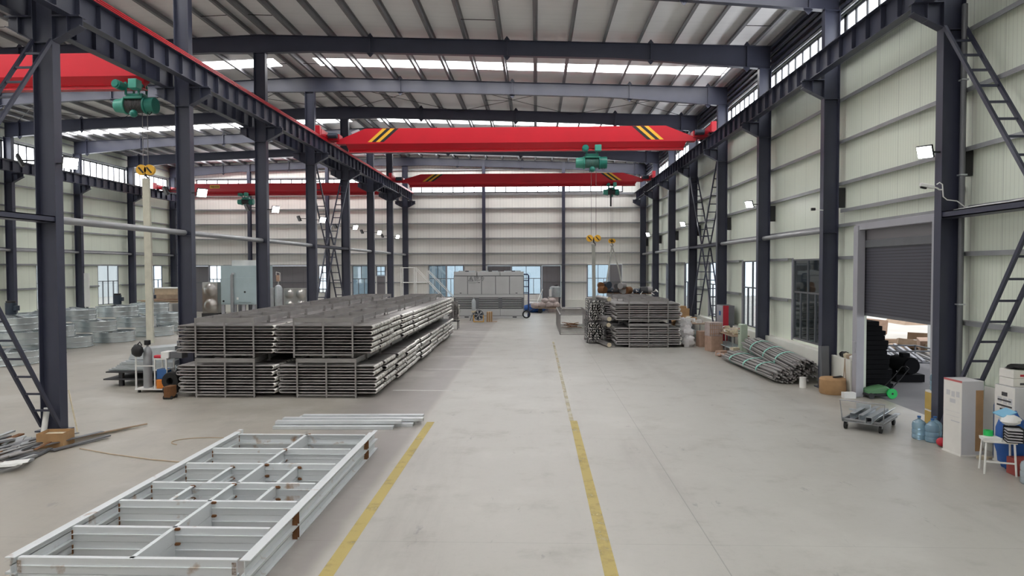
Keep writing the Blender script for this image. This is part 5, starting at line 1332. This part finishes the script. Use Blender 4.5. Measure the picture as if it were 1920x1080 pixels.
b=MB();qq=random.Random(2)
o=MB().ball((0,0,0),.33,16,11,(.75,.75,1.65),.09,12).build('blue_tarpaulin_bundle',M_blue,None,loc=(8.62,12.98-.35,.5));tag(o,'blue tarpaulin bundle standing between the tall white cartons','tarpaulin')
o=MB().lathe([(0,0),(.2,0),(.21,.05),(.21,1.0),(.19,1.08),(0,1.08)],22).build('blue_drum',M_blue2,None,loc=(8.98,13.6-.32,0));tag(o,'blue drum behind the blue tarpaulin bundle','drum')
o=MB().bx(-.08,.08,-.05,.05,0,.06).bar((-.1,0,.03),(.2,.05,.02),.04,.03).build('green_scrap',M_ivory,None,loc=(8.5,13.22,0.0));tag(o,'greenish leaf litter scrap at the foot of the tall white carton','scrap')
t=thing('white_stool','white metal-legged stool with papers and a file tray on it','stool',(8.22,12.35,0),-.35)
MB().bx(-.26,.24,-.17,.17,.56,.585).build('seat',M_cartonw,t,bevel=.006)
for x,y in ((-.22,-.14),(.2,-.14),(-.22,.14),(.2,.14)): MB().cyl((x,y,.56),(x*1.12,y*1.3,0),.017,n=8).build('leg',M_white,t)
MB().bar((-.23,-.16,.22),(.21,-.16,.22),.025,.025).build('stretcher',M_white,t)
for i in range(4):
    o=MB().bx(-.14,.14,-.1,.1,0,.012).build('paper_pad',M_white,None,smooth=False,loc=(8.08,12.36,.587+i*.0135),rot=(0,0,-.3+i*.06));tag(o,'white paper pad on the stool, %s from the bottom'%ORD[i],'paper','paper pads on the stool')
o=MB().lathe([(.045,0),(.075,0),(.075,.09),(.045,.09)],20,closed=True).build('tape_roll',M_lime,None,loc=(8.1,12.45,.645));tag(o,'bright green tape roll on the papers on the stool','tape')
t=thing('file_tray','black stacked file tray on the stool end','tray',(8.38,12.22,.588),-.35)
for i in range(5): MB().bx(-.12,.12,-.12,.12,i*.05,i*.05+.012).build('tier',M_black,t,smooth=False);MB().bx(-.11,.11,-.125,.1,i*.05+.014,i*.05+.03).build('papers',M_cartong,t,smooth=False)
MB().bx(.11,.125,-.13,.13,0,.26).bx(-.12,.12,.12,.135,0,.26).build('side_wall',M_black,t,smooth=False)
o=MB().ball((0,0,0),.15,14,9,(1.15,.95,.6),.12,8).build('white_cloth',M_white,None,loc=(8.38,12.3,.95));tag(o,'white cloth draped over the black file tray','cloth')
o=MB().bx(-.16,.16,-.1,.1,-.01,.01).build('light_blue_folder',mat('light_blue_card',(.25,.55,.78),.6),None,loc=(8.36,12.42,1.06),rot=(.25,-.2,.3));tag(o,'light blue folder lying over the white cloth','folder')
o=MB().bx(-.18,.18,-.12,.12,0,.3).build('red_box',mat('dark_red_box',(.33,.06,.05),.7,0,.15,4),None,bevel=.01,loc=(8.55,12.25,0.16));o.location.z=0;tag(o,'dark red box on the floor behind the stool legs','box')
o=MB().ball((0,0,.14),.16,12,8,(1,1,.9),.15,3).build('clear_red_bag',M_bag,None,loc=(8.62,11.98,.0));tag(o,'whitish plastic bag with red print beside the stool','bag')
t=bottle(8.32,11.72,0,'clear water jug at the picture corner beside the stool',M_clearb,'water_jug')
o=MB().bx(-.16,.16,-.2,.2,0,1.1).build('white_appliance',M_cartonw,None,bevel=.02,loc=(8.98,11.98,0));tag(o,'white appliance box at the wall beside the stool','box')

# ------------------------------------------------------------------ light, world, camera
w=bpy.data.worlds.new('overcast_sky');sc.world=w;w.use_nodes=True
nt=w.node_tree;nt.nodes.clear();N=nt.nodes.new
out=N('ShaderNodeOutputWorld');bg=N('ShaderNodeBackground');tc=N('ShaderNodeTexCoord');sp=N('ShaderNodeSeparateXYZ');rp_=N('ShaderNodeValToRGB')
nt.links.new(tc.outputs['Generated'],sp.inputs[0]);nt.links.new(sp.outputs[2],rp_.inputs[0])
rp_.color_ramp.elements[0].position=0;rp_.color_ramp.elements[0].color=(.84,.9,.97,1);rp_.color_ramp.elements[1].position=.6;rp_.color_ramp.elements[1].color=(.95,.98,1,1)
nt.links.new(rp_.outputs[0],bg.inputs[0]);bg.inputs[1].default_value=2.8;nt.links.new(bg.outputs[0],out.inputs[0])
cam=bpy.data.cameras.new('camera');co=bpy.data.objects.new('camera',cam);COL.objects.link(co)
yaw,pitch,roll=-.0351,-.0293,-.0026
cy,sy,cp,sp_,cr,sr=math.cos(yaw),math.sin(yaw),math.cos(pitch),math.sin(pitch),math.cos(roll),math.sin(roll)
fw=Vector((sy*cp,cy*cp,sp_));rt=Vector((cy,-sy,0));up=rt.cross(fw);r2=rt*cr+up*sr;u2=up*cr-rt*sr
Mx=Matrix((r2,u2,-fw)).transposed().to_4x4();Mx.translation=(0,0,3.665);co.matrix_world=Mx
cam.sensor_width=36;cam.lens=24;cam.clip_end=400;cam.clip_start=.1
sc.camera=co
sc.view_settings.view_transform='Standard';sc.view_settings.look='None';sc.view_settings.gamma=1;sc.view_settings.use_curve_mapping=False
sc.view_settings.exposure=-0.18
sc.cycles.use_denoising=True;sc.cycles.max_bounces=8;sc.cycles.diffuse_bounces=6;sc.cycles.glossy_bounces=4;sc.cycles.transparent_max_bounces=12;sc.cycles.sample_clamp_indirect=8
